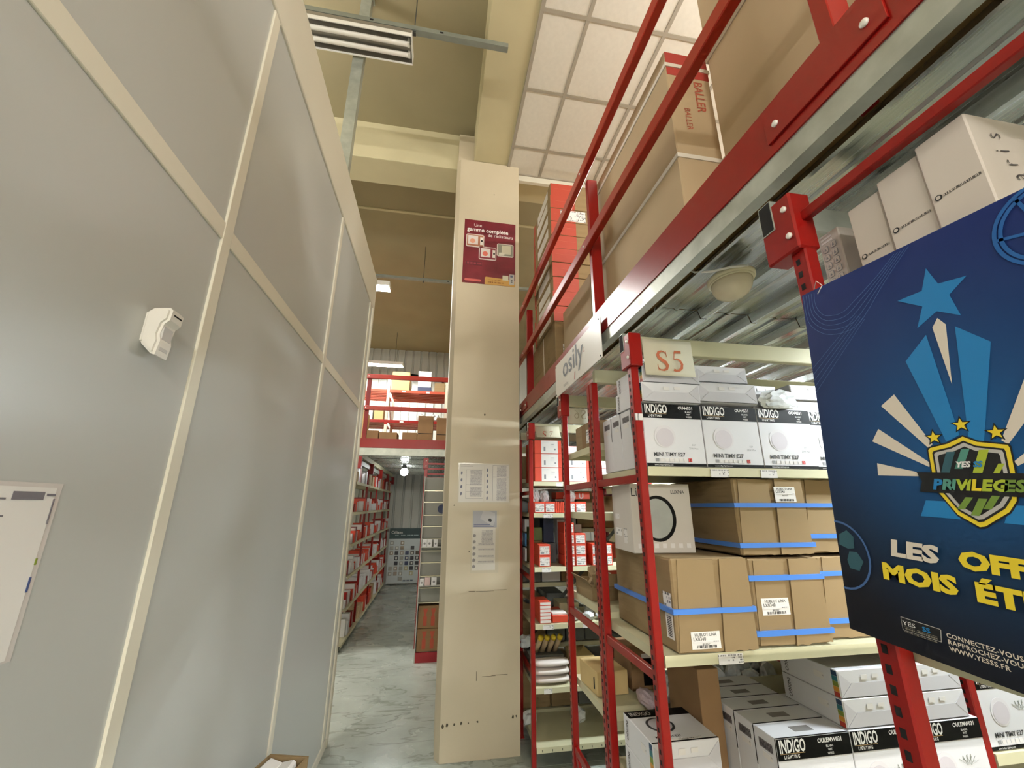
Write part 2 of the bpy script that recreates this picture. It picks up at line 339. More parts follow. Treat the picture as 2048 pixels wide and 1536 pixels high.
# ================================================================== LAMPS
MIRR = mat('mirror_reflector', '#9c968d', .35, .6)
LAMPFAR = mat('tube_lit_far', (1.0, 0.98, 0.93), 0.5, emit=650)
def strip_lamp(label, x0, x1, y, z, lit=True, group='strip lamps', d=0.2, along='X'):
    t = thing('strip_lamp', label, 'lamp', ((x0+x1)/2, y, z), 0 if along == 'X' else R(90), group)
    ln = x1-x0
    # folded reflector: three-fold sheet open downwards, end plate at each end
    pr_ = [(-d/2, 0.0), (-d/2+.012, .045), (-.045, .065), (-.02, .03), (.02, .03), (.045, .065), (d/2-.012, .045), (d/2, 0.0), (d/2, .004), (d/2-.008, .055), (-d/2+.008, .055), (-d/2, .004)]
    pr_ = pr_[:8]+[(d/2-.006, .075), (-d/2+.006, .075)]
    k = len(pr_); vs = [(-ln/2, a, b_) for a, b_ in pr_]+[(ln/2, a, b_) for a, b_ in pr_]
    obj('reflector', mesh('reflector', vs, [(i, (i+1) % k, (i+1) % k+k, i+k) for i in range(k)], REFL if lit else MIRR), t)
    for s in (-1, 1): bx('lip', -ln/2, ln/2, s*d/2-.003, s*d/2+.003, -.002, .03, REFL, t)
    for s in (-1, 1): bx('end_plate', s*ln/2-.003, s*ln/2+.003, -d/2+.01, d/2-.01, 0.0, 0.075, REFL, t)
    for yy in (-.038, .038):
        tb = obj('tube', tube_me([(-ln/2+.03, yy, .008), (ln/2-.03, yy, .008)], .0135 if lit else .017, LAMPFAR if lit else WPLAST, 10), t)
        for s in (-1, 1): bx('socket', s*(ln/2-.022)-.008, s*(ln/2-.022)+.008, yy-.016, yy+.016, -.002, .05, WPLAST, t)
    return t
def batten(label, x0, x1, y, z, m, hang=None):
    """bare batten: slim white body with one tube on either side, hung on two rods"""
    t = thing('batten_lamp', label, 'lamp', ((x0+x1)/2, y, z), 0, 'bare batten lamps'); ln = x1-x0
    bx('body', -ln/2, ln/2, -.022, .022, 0.0, .045, REFL, t, .003)
    for yy in (-.045, .045):
        obj('tube', tube_me([(-ln/2+.02, yy, .01), (ln/2-.02, yy, .01)], .0135, m, 10), t)
        for s_i in (-1, 1): bx('socket', s_i*(ln/2-.012)-.008, s_i*(ln/2-.012)+.008, yy-.024, yy+.016, -.006, .032, WPLAST, t)
    if hang:
        for s_i in (-1, 1): obj('rod', tube_me([(s_i*ln*.35, 0, .04), (s_i*ln*.35, 0, hang-z)], .004, STEELD, 6), t)
    return t
strip_lamp('unlit twin-tube strip lamp under the ceiling beside the galvanized channel', -1.55, -0.345, 2.285, 4.88, lit=False)
for lb, x0, x1, y, z in (('lit strip lamp glowing beyond the top corner of the partition', -2.05, -0.85, 5.72, 4.80), ('lit strip lamp on the far wall above the upper shelves', -2.10, -0.92, 9.25, 4.76)):
    t = strip_lamp(lb, x0, x1, y, z)
    for s_i in (-1, 1):
        if y < 7: bx('hanger', s_i*.3-.02, s_i*.3+.02, -.015, .015, .075, 4.981-z, STEELD, t)
        else: obj('rod', tube_me([(s_i*.4, 0, .07), (s_i*.4, 0, 5.59-z)], .004, STEELD, 6), t)
batten('unseen batten lamp added low behind the viewer to light the pillar, on the left', -1.9, -.5, -3.4, 2.95, LAMPBACK, 5.15)  # this row of unseen battens is added to brighten pillar front and partition
batten('unseen batten lamp added low behind the viewer to light the pillar, in the middle', -.4, 1.0, -3.4, 2.95, LAMPBACK, 5.15)
batten('unseen batten lamp added low behind the viewer to light the pillar, on the right', 1.1, 2.5, -3.4, 2.95, LAMPBACK, 5.15)
batten('unseen batten lamp added over the upper deck to light the tile ceiling', 1.75, 2.95, 0.5, 4.35, LAMPON, 5.13)  # added out of view to brighten the tile ceiling and deck cartons
batten('unseen batten lamp added over the far right of the upper deck', 2.9, 4.1, 4.6, 4.5, LAMPON, 5.58)  # extra light source kept out of view, no fixture known there
batten('lit batten lamp behind the partition', -3.2, -2.0, 2.0, 4.6, LAMPON, 5.59)
batten('lit batten lamp under the deck between the poster rack and the lamp carton rack', 1.85, 3.05, 1.02, 2.33, LAMPCOOL, 2.405)
batten('lit batten lamp under the deck in front of the red carton rack', 1.45, 2.65, 2.82, 2.33, LAMPCOOL, 2.405)
# suspension channels
def channel(label, x0, x1, y, z, rods):
    t = thing('ceiling_channel', label, 'rail', ((x0+x1)/2, y, z), 0, 'suspension channels'); ln = x1-x0
    pr_ = [(-.021, 0), (.021, 0), (.021, .04), (.009, .04), (.009, .037), (.018, .037), (.018, .003), (-.018, .003), (-.018, .037), (-.009, .037), (-.009, .04), (-.021, .04)]
    k = len(pr_); vs = [(-ln/2, a, b_) for a, b_ in pr_]+[(ln/2, a, b_) for a, b_ in pr_]
    obj('channel', mesh('channel', vs, [(i, (i+1) % k, (i+1) % k+k, i+k) for i in range(k)]+[tuple(range(k))[::-1], tuple(range(k, 2*k))], mat('channel_steel', '#8f948c', .5, .55, var=.1, vs=8)), t)
    for x in rods:
        obj('rod', tube_me([(x-(x0+x1)/2, 0, -.01), (x-(x0+x1)/2, 0, 5.59-z)], .004, STEELD, 6), t)
        bx('nut', x-(x0+x1)/2-.012, x-(x0+x1)/2+.012, -.012, .012, -.02, 0.0, STEELD, t)
    for i in range(3): bx('slot', -ln/2+ln*(.25+.25*i)-.012, -ln/2+ln*(.25+.25*i)+.012, -.0225, -.0205, .012, .026, DARK, t)
    return t
channel('galvanized suspension channel sticking out past the unlit strip lamp', -1.6, 0.352, 2.21, 4.96, (-0.33,))
channel('galvanized suspension channel with a thin rod, seen left of the poster', -3.0, 3.0, 5.72, 4.98, (-0.37,))
# galvanized stud between the partition top and the ceiling
t = thing('steel_stud', 'galvanized steel stud rising from the partition top to the ceiling', 'stud', (XW-0.03, 2.44, 3.87))
sv = [(-.024, -.018), (.024, -.018), (.024, .018), (.012, .018), (.012, .015), (.021, .015), (.021, -.015), (-.021, -.015), (-.021, .015), (-.012, .015), (-.012, .018), (-.024, .018)]
k = len(sv); obj('stud_profile', mesh('stud', [(a*1.6, b_*1.6, -.3) for a, b_ in sv]+[(a*1.6, b_*1.6, 1.715) for a, b_ in sv], [(i, (i+1) % k, (i+1) % k+k, i+k) for i in range(k)], GALV), t, (0, 0, 0))
bx('head_plate', -.05, .05, -.04, .04, 1.70, 1.72, GALV, t)

# ================================================================== MEZZANINE (right)
MX = 0.70; MY0, MY1 = -1.6, 5.72
mz = struct('mezzanine_floor')
bx('toe_board', MX, MX+.006, MY0, MY1, 2.452, 2.578, RED, mz)
bx('toe_board_lip', MX+.006, MX+.03, MY0, MY1, 2.572, 2.578, RED, mz)
ch = [(0, 0), (.034, 0), (.034, .010), (.031, .010), (.031, .003), (.003, .003), (.003, .063), (.031, .063), (.031, .056), (.034, .056), (.034, .066), (0, .066)]
k = len(ch); obj('edge_channel', mesh('edge_channel', [(a, 0, b_) for a, b_ in ch]+[(a, MY1-MY0, b_) for a, b_ in ch], [(i, i+k, (i+1) % k+k, (i+1) % k) for i in range(k)], GALV), mz, (MX+.004, MY0, 2.395))
# trapezoidal deck sheets, ribs running along the aisle
rp = [(0, 0), (.012, .0), (.022, .034), (.10, .034), (.106, .028), (.116, .028), (.122, .034), (.20, .034), (.21, 0), (.225, 0)]
rib = []
for j in range(4): rib += [(x+.225*j, z) for x, z in rp[:-1]]
rib.append((.9, 0)); k = len(rib)
dme = mesh('deck', [(x, 0, z) for x, z in rib]+[(x, 1.46, z) for x, z in rib], [(i, i+k, i+1+k, i+1) for i in range(k-1)], GALVD)
for i in range(5):
    for j in range(5): obj('deck_sheet', dme, mz, (MX+.075+i*.9, MY0+j*1.464, 2.405))
bx('deck_board', MX+.01, 5.3, MY0, MY1, 2.443, 2.458, mat('chipboard', '#9c7d4f', .8), mz)
# joists under the deck: cream box beams, one over each rack face
for y in (-0.45, 0.115, 0.66, 1.418, 1.845, 2.345, 3.265, 3.72, 4.7):
    bx('joist', 0.735, 5.2, y-.016, y+.016, 2.278, 2.346, CREAM if y > 1 else GALV, mz, .003)

# guardrail on the deck edge
gr = thing('guardrail', 'red steel guardrail along the edge of the upper deck', 'guardrail', (MX, MY0, 2.458))
gl = MY1-MY0
for z0, z1 in ((0.985, 1.045), (0.52, 0.575)):
    bx('rail', -.008, .026, 0, gl, z0, z1, REDR, gr, .003)
for y in (-0.83, 0.465, 1.76, 3.36, 4.7):
    py = y-MY0; ps = bx('post', .028, .083, py-.004, py+.03, -.03, 0.97, RED, gr, .002)
    bx('base_plate', -.006, .0, py-.10, py+.16, .02, .075, RED, gr, .001)
    for q in (-.07, .13):
        o = obj('bolt', lathe_me([(.006, 0), (.0075, .001), (.0075, .005), (.004, .007)], WPLAST, 10), gr, (-.006, py+q, .05), (0, R(-90), 0))
    for q in (0.545, 1.012): o = obj('bolt', lathe_me([(.005, 0), (.006, .001), (.006, .004), (.003, .005)], WPLAST, 10), gr, (-.008, py+.012, q), (0, R(-90), 0))

# ================================================================== RACKS
def slots(parent, x, y, z0, z1, w_, h_, pitch, face='-X', name='perforation'):
    vs, fs = [], []; z = z0; e = .0006
    while z < z1:
        i = len(vs)
        if face == '-X': vs += [(x-e, y-w_/2, z), (x-e, y+w_/2, z), (x-e, y+w_/2, z+h_), (x-e, y-w_/2, z+h_), (x+.0002, y-w_/2, z), (x+.0002, y+w_/2, z), (x+.0002, y+w_/2, z+h_), (x+.0002, y-w_/2, z+h_)]
        fs += [(i, i+3, i+2, i+1), (i, i+1, i+5, i+4), (i+1, i+2, i+6, i+5), (i+2, i+3, i+7, i+6), (i+3, i, i+4, i+7)]
        z += pitch
    o = obj(name, mesh('slots', vs, fs, DARK), parent); o['kind'] = 'stuff'; return o
UPW, UPD = 0.030, 0.035
def frame(root, x, y0, y1, ztop, braces=(0.57, 1.175, 1.795), holes=True, hole=(.009, .013, .028), mir=False):
    for i, y in enumerate((y0, y1-UPD)):
        u = bx('upright', x, x+UPW, y, y+UPD, 0, ztop, RED, root, .003)
        bx('foot_plate', x-.008, x+UPW+.008, y+.001, y+UPD-.001, 0, .006, RED, root)
        if holes:
            o = slots(u, -UPW/2, 0.003, 0.02-ztop/2, ztop/2-.075, *hole)
    for z in braces: bx('brace', x+.004, x+.022, y0+UPD-.004, y1-UPD+.004, z-.015, z+.015, RED, root, .002)
def diag(root, x, y0, y1, z0, z1): bar('diagonal_brace', (x+.013, y0+UPD, z0), (x+.013, y1-UPD, z1), .012, .03, RED, root)
def bracket(root, x, y, z, w_=.085):
    """head bracket carrying a joist: folded red plate with the hollow joist end showing"""
    pl = bx('head_bracket', x-.002, x+.05, y, y+w_, z-.135, z, RED, root, .004)
    bx('joist_end', x-.004, x+.02, y+.046, y+.080, z-.062, z+.012, GALV, root)
    bx('joist_hollow', x-.0045, x-.003, y+.048, y+.078, z-.060, z+.010, DARK, root)
    for dz in (-.035, -.10): obj('bolt', lathe_me([(.005, 0), (.0065, .001), (.0065, .005), (.004, .007)], WPLAST, 12), root, (x-.002, y+.016, z+dz), (0, R(-90), 0))
def shelf(root, x0, x1, y0, y1, zt, face, m=None, lip=.032, tags=()):
    """steel shelf: tray plus front and back lips"""
    m = m or CREAM; s = bx('shelf', x0, x1, y0, y1, zt-.004, zt, m, root)
    cx, cy_ = (x0+x1)/2, (y0+y1)/2
    for nm, a, b_ in (('front_lip', y0-.002, y0+.006), ('back_lip', y1-.006, y1+.002)):
        o = bx(nm, x0-cx, x1-cx, a-cy_, b_-cy_, .002-lip, .0025, m, s)
    for nm, a in (('end_lip', x0), ('end_lip', x1-.002)):
        bx(nm, a-cx, a+.002-cx, y0-cy_, y1-cy_, .002-lip, .0025, m, s)
    for tx, tw in tags:
        yy = y0-.003 if face == '-Y' else y1+.003
        o = obj('price_tag', ext_me([(0, 0), (tw, 0), (tw, .03), (0, .03)], .0008, LBLS), s, (tx-cx, yy-cy_, -.032), (R(90), 0, 0))
    return s
def rack(name, label, frames, y0, y1, shelves, face, ztop=2.275, holes=True, tags=None, m=None, braces=(0.57, 1.175, 1.795)):
    t = thing(name, label, 'rack')
    for i, x in enumerate(frames): frame(t, x, y0, y1, ztop, holes=holes and i < 2, braces=braces)
    for i in range(len(frames)-1):
        for j, z in enumerate(shelves):
            shelf(t, frames[i]+UPW+.002, frames[i+1]-.002, y0, y1, z, face, m, tags=(tags or {}).get((i, j), ()))
    return t
XR = 0.712
rk5 = rack('shelf_rack', 'red and cream rack of white lamp cartons under the S5 sheet', (XR, 1.90, 3.09), 1.40, 1.855, (0.15, 0.755, 1.238, 1.835), '-Y',
           tags={(0, 3): ((0.99, .075), (1.2, .07)), (0, 2): ((0.93, .09),)})
rk6 = rack('shelf_rack', 'red and cream rack standing back to back with the lamp carton rack', (XR, 1.90, 3.09), 1.86, 2.345, (0.15, 0.87, 1.262, 1.665, 1.985), '+Y')
rk7 = rack('shelf_rack', 'red and cream rack of orange-red cartons beside the pillar, under the S7 sheet', (XR, 1.72, 2.73), 3.25, 3.72, (0.14, 0.48, 0.875, 1.255, 1.642, 1.880), '-Y', holes=False,
           tags={(0, 1): ((0.80, .06),), (0, 2): ((0.80, .08), (1.1, .07)), (0, 3): ((0.80, .07),), (0, 4): ((0.82, .075), (1.08, .06)), (0, 5): ((0.93, .05), )})
rkn = rack('shelf_rack', 'nearest red rack carrying the blue football poster', (XR, 1.90, 3.09), 0.115, 0.645, (0.15, 0.6, 1.05, 1.5, 2.035), '+Y', braces=(0.57, 1.175, 1.80))
bx('top_brace', XR+.006, XR+.024, 0.1, 0.62, 2.270, 2.292, RED, rkn, .002)
bracket(rkn, 0.700, 0.607, 2.340)
bracket(rk5, 0.704, 1.378, 2.350); bracket(rk6, 0.704, 2.30, 2.345); bracket(rk7, 0.704, 3.215, 2.345)
for z0, z1 in ((.95, .62), (.62, 1.6)):
    bar('diagonal_brace', (0.75, 3.70, z0), (1.70, 3.70, z1), .004, .028, STEELD, rk7)
bar('diagonal_brace', (XR+.013, 1.43, .545), (XR+.013, 1.84, .20), .012, .03, RED, rk5)
bar('diagonal_brace', (XR+.013, 2.31, .555), (XR+.013, 1.90, .20), .012, .03, RED, rk6)
# small tag stuck on the S5 upright
bx('tag', XR-.002, XR+.03, 1.398, 1.3995, 2.005, 2.03, LBLS, rk5)

# ================================================================== RACK S5: LAMP CARTONS
def timy(x0, y0, z0, label, front=True, side=True, group='standing white lamp cartons', w_=.242, d_=.094, h_=.236, code='OU44531', leaf=False):
    B = carton('lamp_carton', label, 'carton', x0, x0+w_, y0, y0+d_, z0, z0+h_, WHITEB, group)
    if front:
        bt = h_*.765
        B.patch('black_band', '-Y', 0.001, w_-.001, bt, h_-.001, BLACKP)
        B.text('-Y', 'INDIGO', .008, bt+.0205, .047, WINK, .026, .56)
        B.patch('colour_line', '-Y', .01, .098, bt+.0165, bt+.0178, mat('rainbow_line', '#a88a5c', .5), lift=.0009)
        B.text('-Y', 'LIGHTING', .022, bt+.005, .0125, WINK, .03, .72, sp_=1.45)
        B.text('-Y', code, .148, bt+.037, .0165, WINK, .028, .95)
        for i, s in enumerate(('BLANC', 'WIT', 'WEISS')): B.text('-Y', s, .19, bt+.024-.0095*i, .0085, WINK, .01, 1, align='CENTER')
        B.poly('lamp_picture', '-Y', circle(.083, h_*.47, .043), mat('print_pale', '#d8d4d6', .5))
        B.poly('lamp_picture', '-Y', circle(.083, h_*.455, .035), mat('print_pale2', '#cbc4c9', .5), lift=.0014)
        B.text('-Y', 'E27', .19, h_*.33, .0095, INKG); B.text('-Y', '23W Max.', .176, h_*.275, .0095, INKG)
        B.text('-Y', 'MINI TIMY E27', .030, h_*.158, .0205, INK, .026, .98)
        for k in range(7): B.patch('icon', '-Y', .036+.019*k, .050+.019*k, h_*.075, h_*.125, LBLS if k else INKG, lift=.0006)
        B.patch('red_icon', '-Y', .169, .183, h_*.075, h_*.13, REDINK, lift=.0006); B.text('-Y', '3', .1725, h_*.08, .014, WINK, .02)
        B.patch('base_band', '-Y', 0.001, w_-.001, 0.001, h_*.05, BLACKP)
        B.text('-Y', 'www.indigo-lighting.com', .03, .0035, .0075, WINK)
        if leaf:
            for cx in (.18, .195):
                for a in (-50, -20, 10, 40, 70):
                    B.poly('leaf_print', '-Y', [(0, 0), (.035*math.sin(R(a))-.002, .035*math.cos(R(a))*.8), (.037*math.sin(R(a))+.001, .035*math.cos(R(a))*.8+.002)], mat('leaf_ink', '#8d9084', .6), u=cx-.01, v=h_*.47)
    if side:
        B.patch('side_stamp', '-X', d_*.18, d_*.80, h_*.80, h_*.90, mat('grey_stamp', '#6f696a', .6))
        B.text('-X', 'INDIGO', d_*.22, h_*.815, .024, mat('stamp_ink', '#3a3638', .6), .01, .66)
        B.patch('side_print', '-X', d_*.3, d_*.75, h_*.70, h_*.765, LBLS)
        B.patch('side_line', '-X', d_-.004, d_-.0005, h_*.55, h_-.001, BLACKP)
    return B
Z1 = 1.8385
timy(.750, 1.415, Z1, 'white lamp carton standing right behind the S5 upright', True)
for k in range(1, 4): timy(.750, 1.415+.097*k, Z1, 'white lamp carton %s in the file of cartons behind the S5 upright' % ('second', 'third', 'last')[k-1], front=False)
timy(.995, 1.415, Z1, 'white lamp carton, second from the S5 upright, below the tilted flat carton', side=False)
timy(1.239, 1.415, Z1, 'white lamp carton, third from the S5 upright, below the plastic wrap', side=False)
timy(1.484, 1.432, Z1, 'white lamp carton set back, half hidden by the edge of the blue poster', side=False)
def flat(x0, y0, z0, label, w_=.243, d_=.236, h_=.078, rz=0, prints=True, group='white lamp cartons lying flat', colour=True, top=False):
    B = carton('flat_lamp_carton', label, 'carton', x0, x0+w_, y0, y0+d_, z0, z0+h_, WHITEB, group, rz)
    fl = mat('carton_flap', '#c6c4c8', .38)  # flaps painted darker where the light leaves the folds without contrast
    B.poly('flap', '-Y', [(.004, .003), (w_-.004, .003), (w_-.05, h_*.52), (.05, h_*.52)], fl, t=.0012)
    B.poly('flap', '-Y', [(.004, .006), (.046, h_*.52), (.004, h_-.006)], fl, t=.0008)
    B.poly('flap', '-Y', [(w_-.004, .006), (w_-.004, h_-.006), (w_-.046, h_*.52)], fl, t=.0008)
    B.patch('print', '-Y', .09, .115, h_*.62, h_*.8, LBLS, lift=.0018); B.patch('print', '-Y', .135, .16, h_*.66, h_*.8, LBLS, lift=.0018)
    if colour:
        cs = ('#a33022', '#c98a2e', '#7b8a35', '#2f6f78', '#28405f')
        for i, c in enumerate(cs): B.patch('colour_bar', '-X', d_-.022, d_-.001, h_*(.02+.19*i), h_*(.2+.19*i), mat('bar_'+c[1:], c, .5))
    if prints:
        B.text('-X', 'INDIGO', .024, h_*.88, .022, INK, .01, .78, rot=R(-90))
        B.patch('side_stamp', '-X', d_*.62, d_*.78, h_*.45, h_*.7, LBLS)
    B.patch('black_edge', '-Z', 0.001, w_-.001, .002, .03, BLACKP); B.patch('gap_shade_line', '-Y', .001, w_-.001, .0005, .003, INK)  # dark line along the front base paints in the shaded gap between cartons
    if top:
        B.patch('black_band', '+Z', .001, w_-.001, d_*.77, d_-.001, BLACKP); B.text('+Z', 'INDIGO', .012, d_*.82, .038, mat('dim_ink', '#b8b4ae', .6), .01, .62)
        B.poly('lamp_picture', '+Z', circle(.09, d_*.5, .05), INK); B.poly('lamp_picture', '+Z', circle(.09, d_*.5, .041), mat('print_pale3', '#b5afb2', .5), lift=.0013)
        B.text('+Z', 'MINI TIMY E27', .03, d_*.13, .0165, INK, .012, .9); B.patch('print', '+Z', .03, .19, d_*.04, d_*.09, LBLS)
        B.patch('black_edge', '+Z', .001, w_-.001, .001, .008, BLACKP)
    return B
flat(.746, 1.398, Z1+.239, 'flat white carton directly on the standing cartons behind the S5 upright')
flat(.760, 1.408, Z1+.319, 'flat white carton on top of its stack, touching the S5 sheet', h_=.074)
B = flat(.998, 1.404, Z1+.2425, 'tilted flat white carton jutting out right of the S5 sheet', colour=False, prints=False, h_=.082, w_=.250); B.root.rotation_euler = (R(-4), R(1.0), R(-3))
flat(1.258, 1.445, Z1+.239, 'flat white carton under the shiny plastic wrap', colour=False, prints=False, w_=.20, h_=.066)
flat(1.264, 1.52, Z1+.307, 'small flat white carton behind the plastic wrap, top of its stack', colour=False, prints=False, w_=.185, h_=.06)
flat(1.456, 1.46, Z1+.239, 'flat white carton at the right end, lower of two', colour=False, prints=False, w_=.21, h_=.05)
flat(1.452, 1.45, Z1+.291, 'flat white carton at the right end, upper of two', colour=False, prints=False, w_=.21, h_=.066)
flat(1.002, 1.435, Z1+.342, 'white carton lying behind the S5 sheet against the deck joist', colour=False, prints=False, w_=.24, h_=.07)
o = obj('plastic_wrap', wad_me(.085, .020, .045, PLAST, 5, .16), None, (1.355, 1.415, Z1+.2385)); tag(o, 'crumpled clear plastic wrap between the flat white cartons', 'plastic')

# ---- brown cartons on the middle shelf
def brown(name, label, x0, x1, y0, y1, z0, z1, straps=(), lab=None, flap=.56, group='brown cartons with blue straps', sidelab=False):
    B = carton(name, label, 'carton', x0, x1, y0, y1, z0, z1, CARD, group, bev=.006)
    w_, h_ = B.w, B.h
    # two outer flaps meeting at a seam; the right one lies proud and its edges are ragged
    def rag(a, b_, n=7): return [(a[0]+(b_[0]-a[0])*i/n+random.uniform(-.0015, .0015), a[1]+(b_[1]-a[1])*i/n+random.uniform(-.003, .003)) for i in range(n)]
    B.poly('flap', '-Y', rag((.004, .004), (w_*flap-.002, .002))+[(w_*flap-.002, .003), (w_*flap-.003, h_-.004)]+rag((w_*flap-.003, h_-.005), (.004, h_-.004)), CARD, t=.003, lift=0)
    B.poly('flap', '-Y', rag((w_*flap+.002, .001), (w_-.002, .004))+[(w_-.002, .004), (w_-.003, h_-.004)]+rag((w_-.003, h_-.004), (w_*flap+.003, h_-.002)), CARD, t=.007, lift=0)
    for z, wd in straps:
        o = strap(B, z, wd, BLUES, .0095)
    if lab:
        u0, u1, v0, v1 = lab
        B.patch('paper_label', '-Y', u0, u1, v0, v1, WHITEP, lift=.0032 if u1 < w_*flap else .0072)
        li = .0042 if u1 < w_*flap else .0082; s = (u1-u0)
        B.text('-Y', 'HUBLOT LINA', (u0+u1)/2, v1-.013*s/.105, .0125*s/.105, INK, .012, 1, align='CENTER', lift=li)
        B.text('-Y', 'LX0340', u0+.006, v1-.026*s/.105, .0145*s/.105, INK, .012, 1, lift=li)
        B.patch('small_print', '-Y', u0+.006, u1-.006, v1-.033*s/.105, v1-.028*s/.105, LBLS, lift=li)
        B.text('-Y', 'BLANC', (u0+u1)/2, v1-.040*s/.105, .009*s/.105, INK, .01, 1, align='CENTER', lift=li)
        for k in range(16): B.patch('barcode_bar', '-Y', u0+.018+.0045*k*s/.105, u0+.0195+(.0045*k+random.choice((0, .0015)))*s/.105, v0+.003, v0+.011, INK, lift=li-.0003)
    return B
Z2 = 1.2415
A = brown('strapped_carton', 'large brown carton at the front left of the middle shelf, one blue strap', .790, 1.078, 1.395, 1.850, Z2, 1.526, ((.115, .016),), (.048, .152, .012, .062))
A.patch('paper_label', '-X', .39, .44, .11+.017, .175, LBL); A.patch('paper_label', '-X', .395, .44, .035, .11, WHITEP)
for k in range(12): A.patch('barcode_bar', '-X', .405, .432, .042+.0052*k, .0445+.0052*k, INK, lift=.0009)
brown('strapped_carton', 'brown carton on the middle shelf, second from the left, pale label at mid height', 1.100, 1.388, 1.415, 1.850, Z2, 1.518, ((.032, .017), (.205, .017)), (.030, .138, .095, .148), .48)
brown('strapped_carton', 'brown carton on the middle shelf, beside the lower left corner of the poster', 1.408, 1.682, 1.45, 1.850, Z2, 1.516, ((.05, .016), (.208, .016)), None, .8)
brown('strapped_carton', 'upper brown carton right of the white hatch-lamp carton', 1.085, 1.380, 1.415, 1.850, 1.529, 1.800, ((.026, .016), (.165, .016)), (.168, .258, .185, .240), .52)
brown('strapped_carton', 'upper brown carton cut off by the left edge of the poster', 1.400, 1.682, 1.45, 1.850, 1.529, 1.802, ((.052, .016), (.165, .016)), None, .8)
# white round-lamp carton
Bx = carton('round_lamp_carton', 'white carton with a black-rimmed round lamp picture, standing on the brown carton', 'carton', .748, .992, 1.545, 1.755, 1.5275, 1.782, mat('cream_carton', '#cbc4bb', .45, var=.03), None, R(-4))
Bx.text('-Y', 'Lina', .001, .208, .046, INK, 0, .85); Bx.text('-Y', 'LUXNA', .165, .218, .0185, INK, .012, .9)
Bx.poly('lamp_picture', '-Y', circle(.105, .125, .085, 36, .86), BLACKP); Bx.poly('lamp_picture', '-Y', circle(.101, .125, .073, 36, .86), mat('glass_print', '#9fa29c', .4, var=.1, vs=12), lift=.0014)
for k in range(7): Bx.patch('icon', '-Y', .018+.032*k, .034+.032*k, .018, .034, LBLS)
Bx.patch('side_print', '-X', .03, .075, .12, .14, LBLS); Bx.patch('barcode', '-X', .03, .09, .055, .085, LBL); Bx.patch('side_print', '-X', .115, .15, .03, .085, LBLS)

# ---- lower shelf of rack S5
Z3 = .7585
nm = ('front', 'second', 'third', 'fourth', 'rearmost')
for k in range(5):
    B = timy(1.078, 1.378+.0945*k, Z3, 'tall white lamp carton on the low shelf, %s of the file at the left' % nm[k], front=(k == 0), w_=.27, d_=.0925, h_=.242, code='OULEMW031', leaf=True, group='tall lamp cartons on the low shelf')
    B.patch('top_print', '+Z', .10, .17, .03, .06, mat('top_ink', '#7a7672', .6))
    B.patch('top_edge', '+Z', .001, .269, .0005, .005, BLACKP)
timy(1.352, 1.380, Z3, 'tall white lamp carton on the low shelf behind the near perforated upright', side=False, w_=.262, h_=.242, code='OULEMW031', leaf=True, group='tall lamp cartons on the low shelf')
timy(1.618, 1.384, Z3, 'tall white lamp carton on the low shelf between the two red uprights', side=False, w_=.262, h_=.242, code='OULEMW031', leaf=True, group='tall lamp cartons on the low shelf')
for k in range(1, 3): timy(1.352, 1.380+.0945*k, Z3, 'tall white lamp carton under the flat pair, row %s from the front' % ('two', 'three')[k-1], front=False, side=False, w_=.262, h_=.242, group='tall lamp cartons on the low shelf')
flat(1.354, 1.388, Z3+.2435, 'flat lamp carton with rainbow edge, lower left of the four on the tall cartons', w_=.252, d_=.25, h_=.082)
flat(1.356, 1.390, Z3+.3265, 'flat lamp carton with rainbow edge, upper left of the four on the tall cartons', w_=.252, d_=.25, h_=.082)
flat(1.610, 1.390, Z3+.2435, 'flat lamp carton, lower right of the four, between the red uprights', w_=.246, d_=.25, h_=.082, colour=False)
flat(1.612, 1.392, Z3+.3265, 'flat lamp carton, upper right of the four, under the poster corner', w_=.246, d_=.25, h_=.082, colour=False)
flat(.735, 1.52, Z3, 'flat lamp carton at the bottom left, lower of the pair', h_=.095, d_=.222)
flat(.735, 1.52, Z3+.0965, 'flat lamp carton at the bottom left with a round lamp picture on top', h_=.095, d_=.222, top=True)
B = carton('plain_carton', 'plain tall brown carton at the back of the low shelf', 'carton', .985, 1.070, 1.62, 1.845, Z3, 1.115, CARDD)
timy(1.938, 1.41, .885, 'white lamp carton in the next bay, right of the second red upright', side=False, leaf=True, group='lamp cartons in the next bay', w_=.25, h_=.238)
shelf(rk5, 1.934, 3.08, 1.40, 1.855, .882, '-Y')

# ================================================================== SIGN SHEETS
def sheet(name, label, cx, y, ztop, w_, h_, bend, lean=0.0):
    t = thing(name, label, 'sign', (cx-w_/2, y, ztop)); n_ = 8; vs = []
    for i in range(n_+1):
        v = i/n_; yy = -bend*v*v
        vs += [(0+lean*v, yy, -h_*v*(1-.15*bend/h_)), (w_+lean*v, yy, -h_*v*(1-.15*bend/h_))]
    me = mesh('paper', vs, [(2*i, 2*i+2, 2*i+3, 2*i+1) for i in range(n_)], mat('sign_paper', '#d6cfb6', .7, var=.03, vs=8), True)
    p = obj('paper', me, t); md = p.modifiers.new('thick', 'SOLIDIFY'); md.thickness = .0006; return t
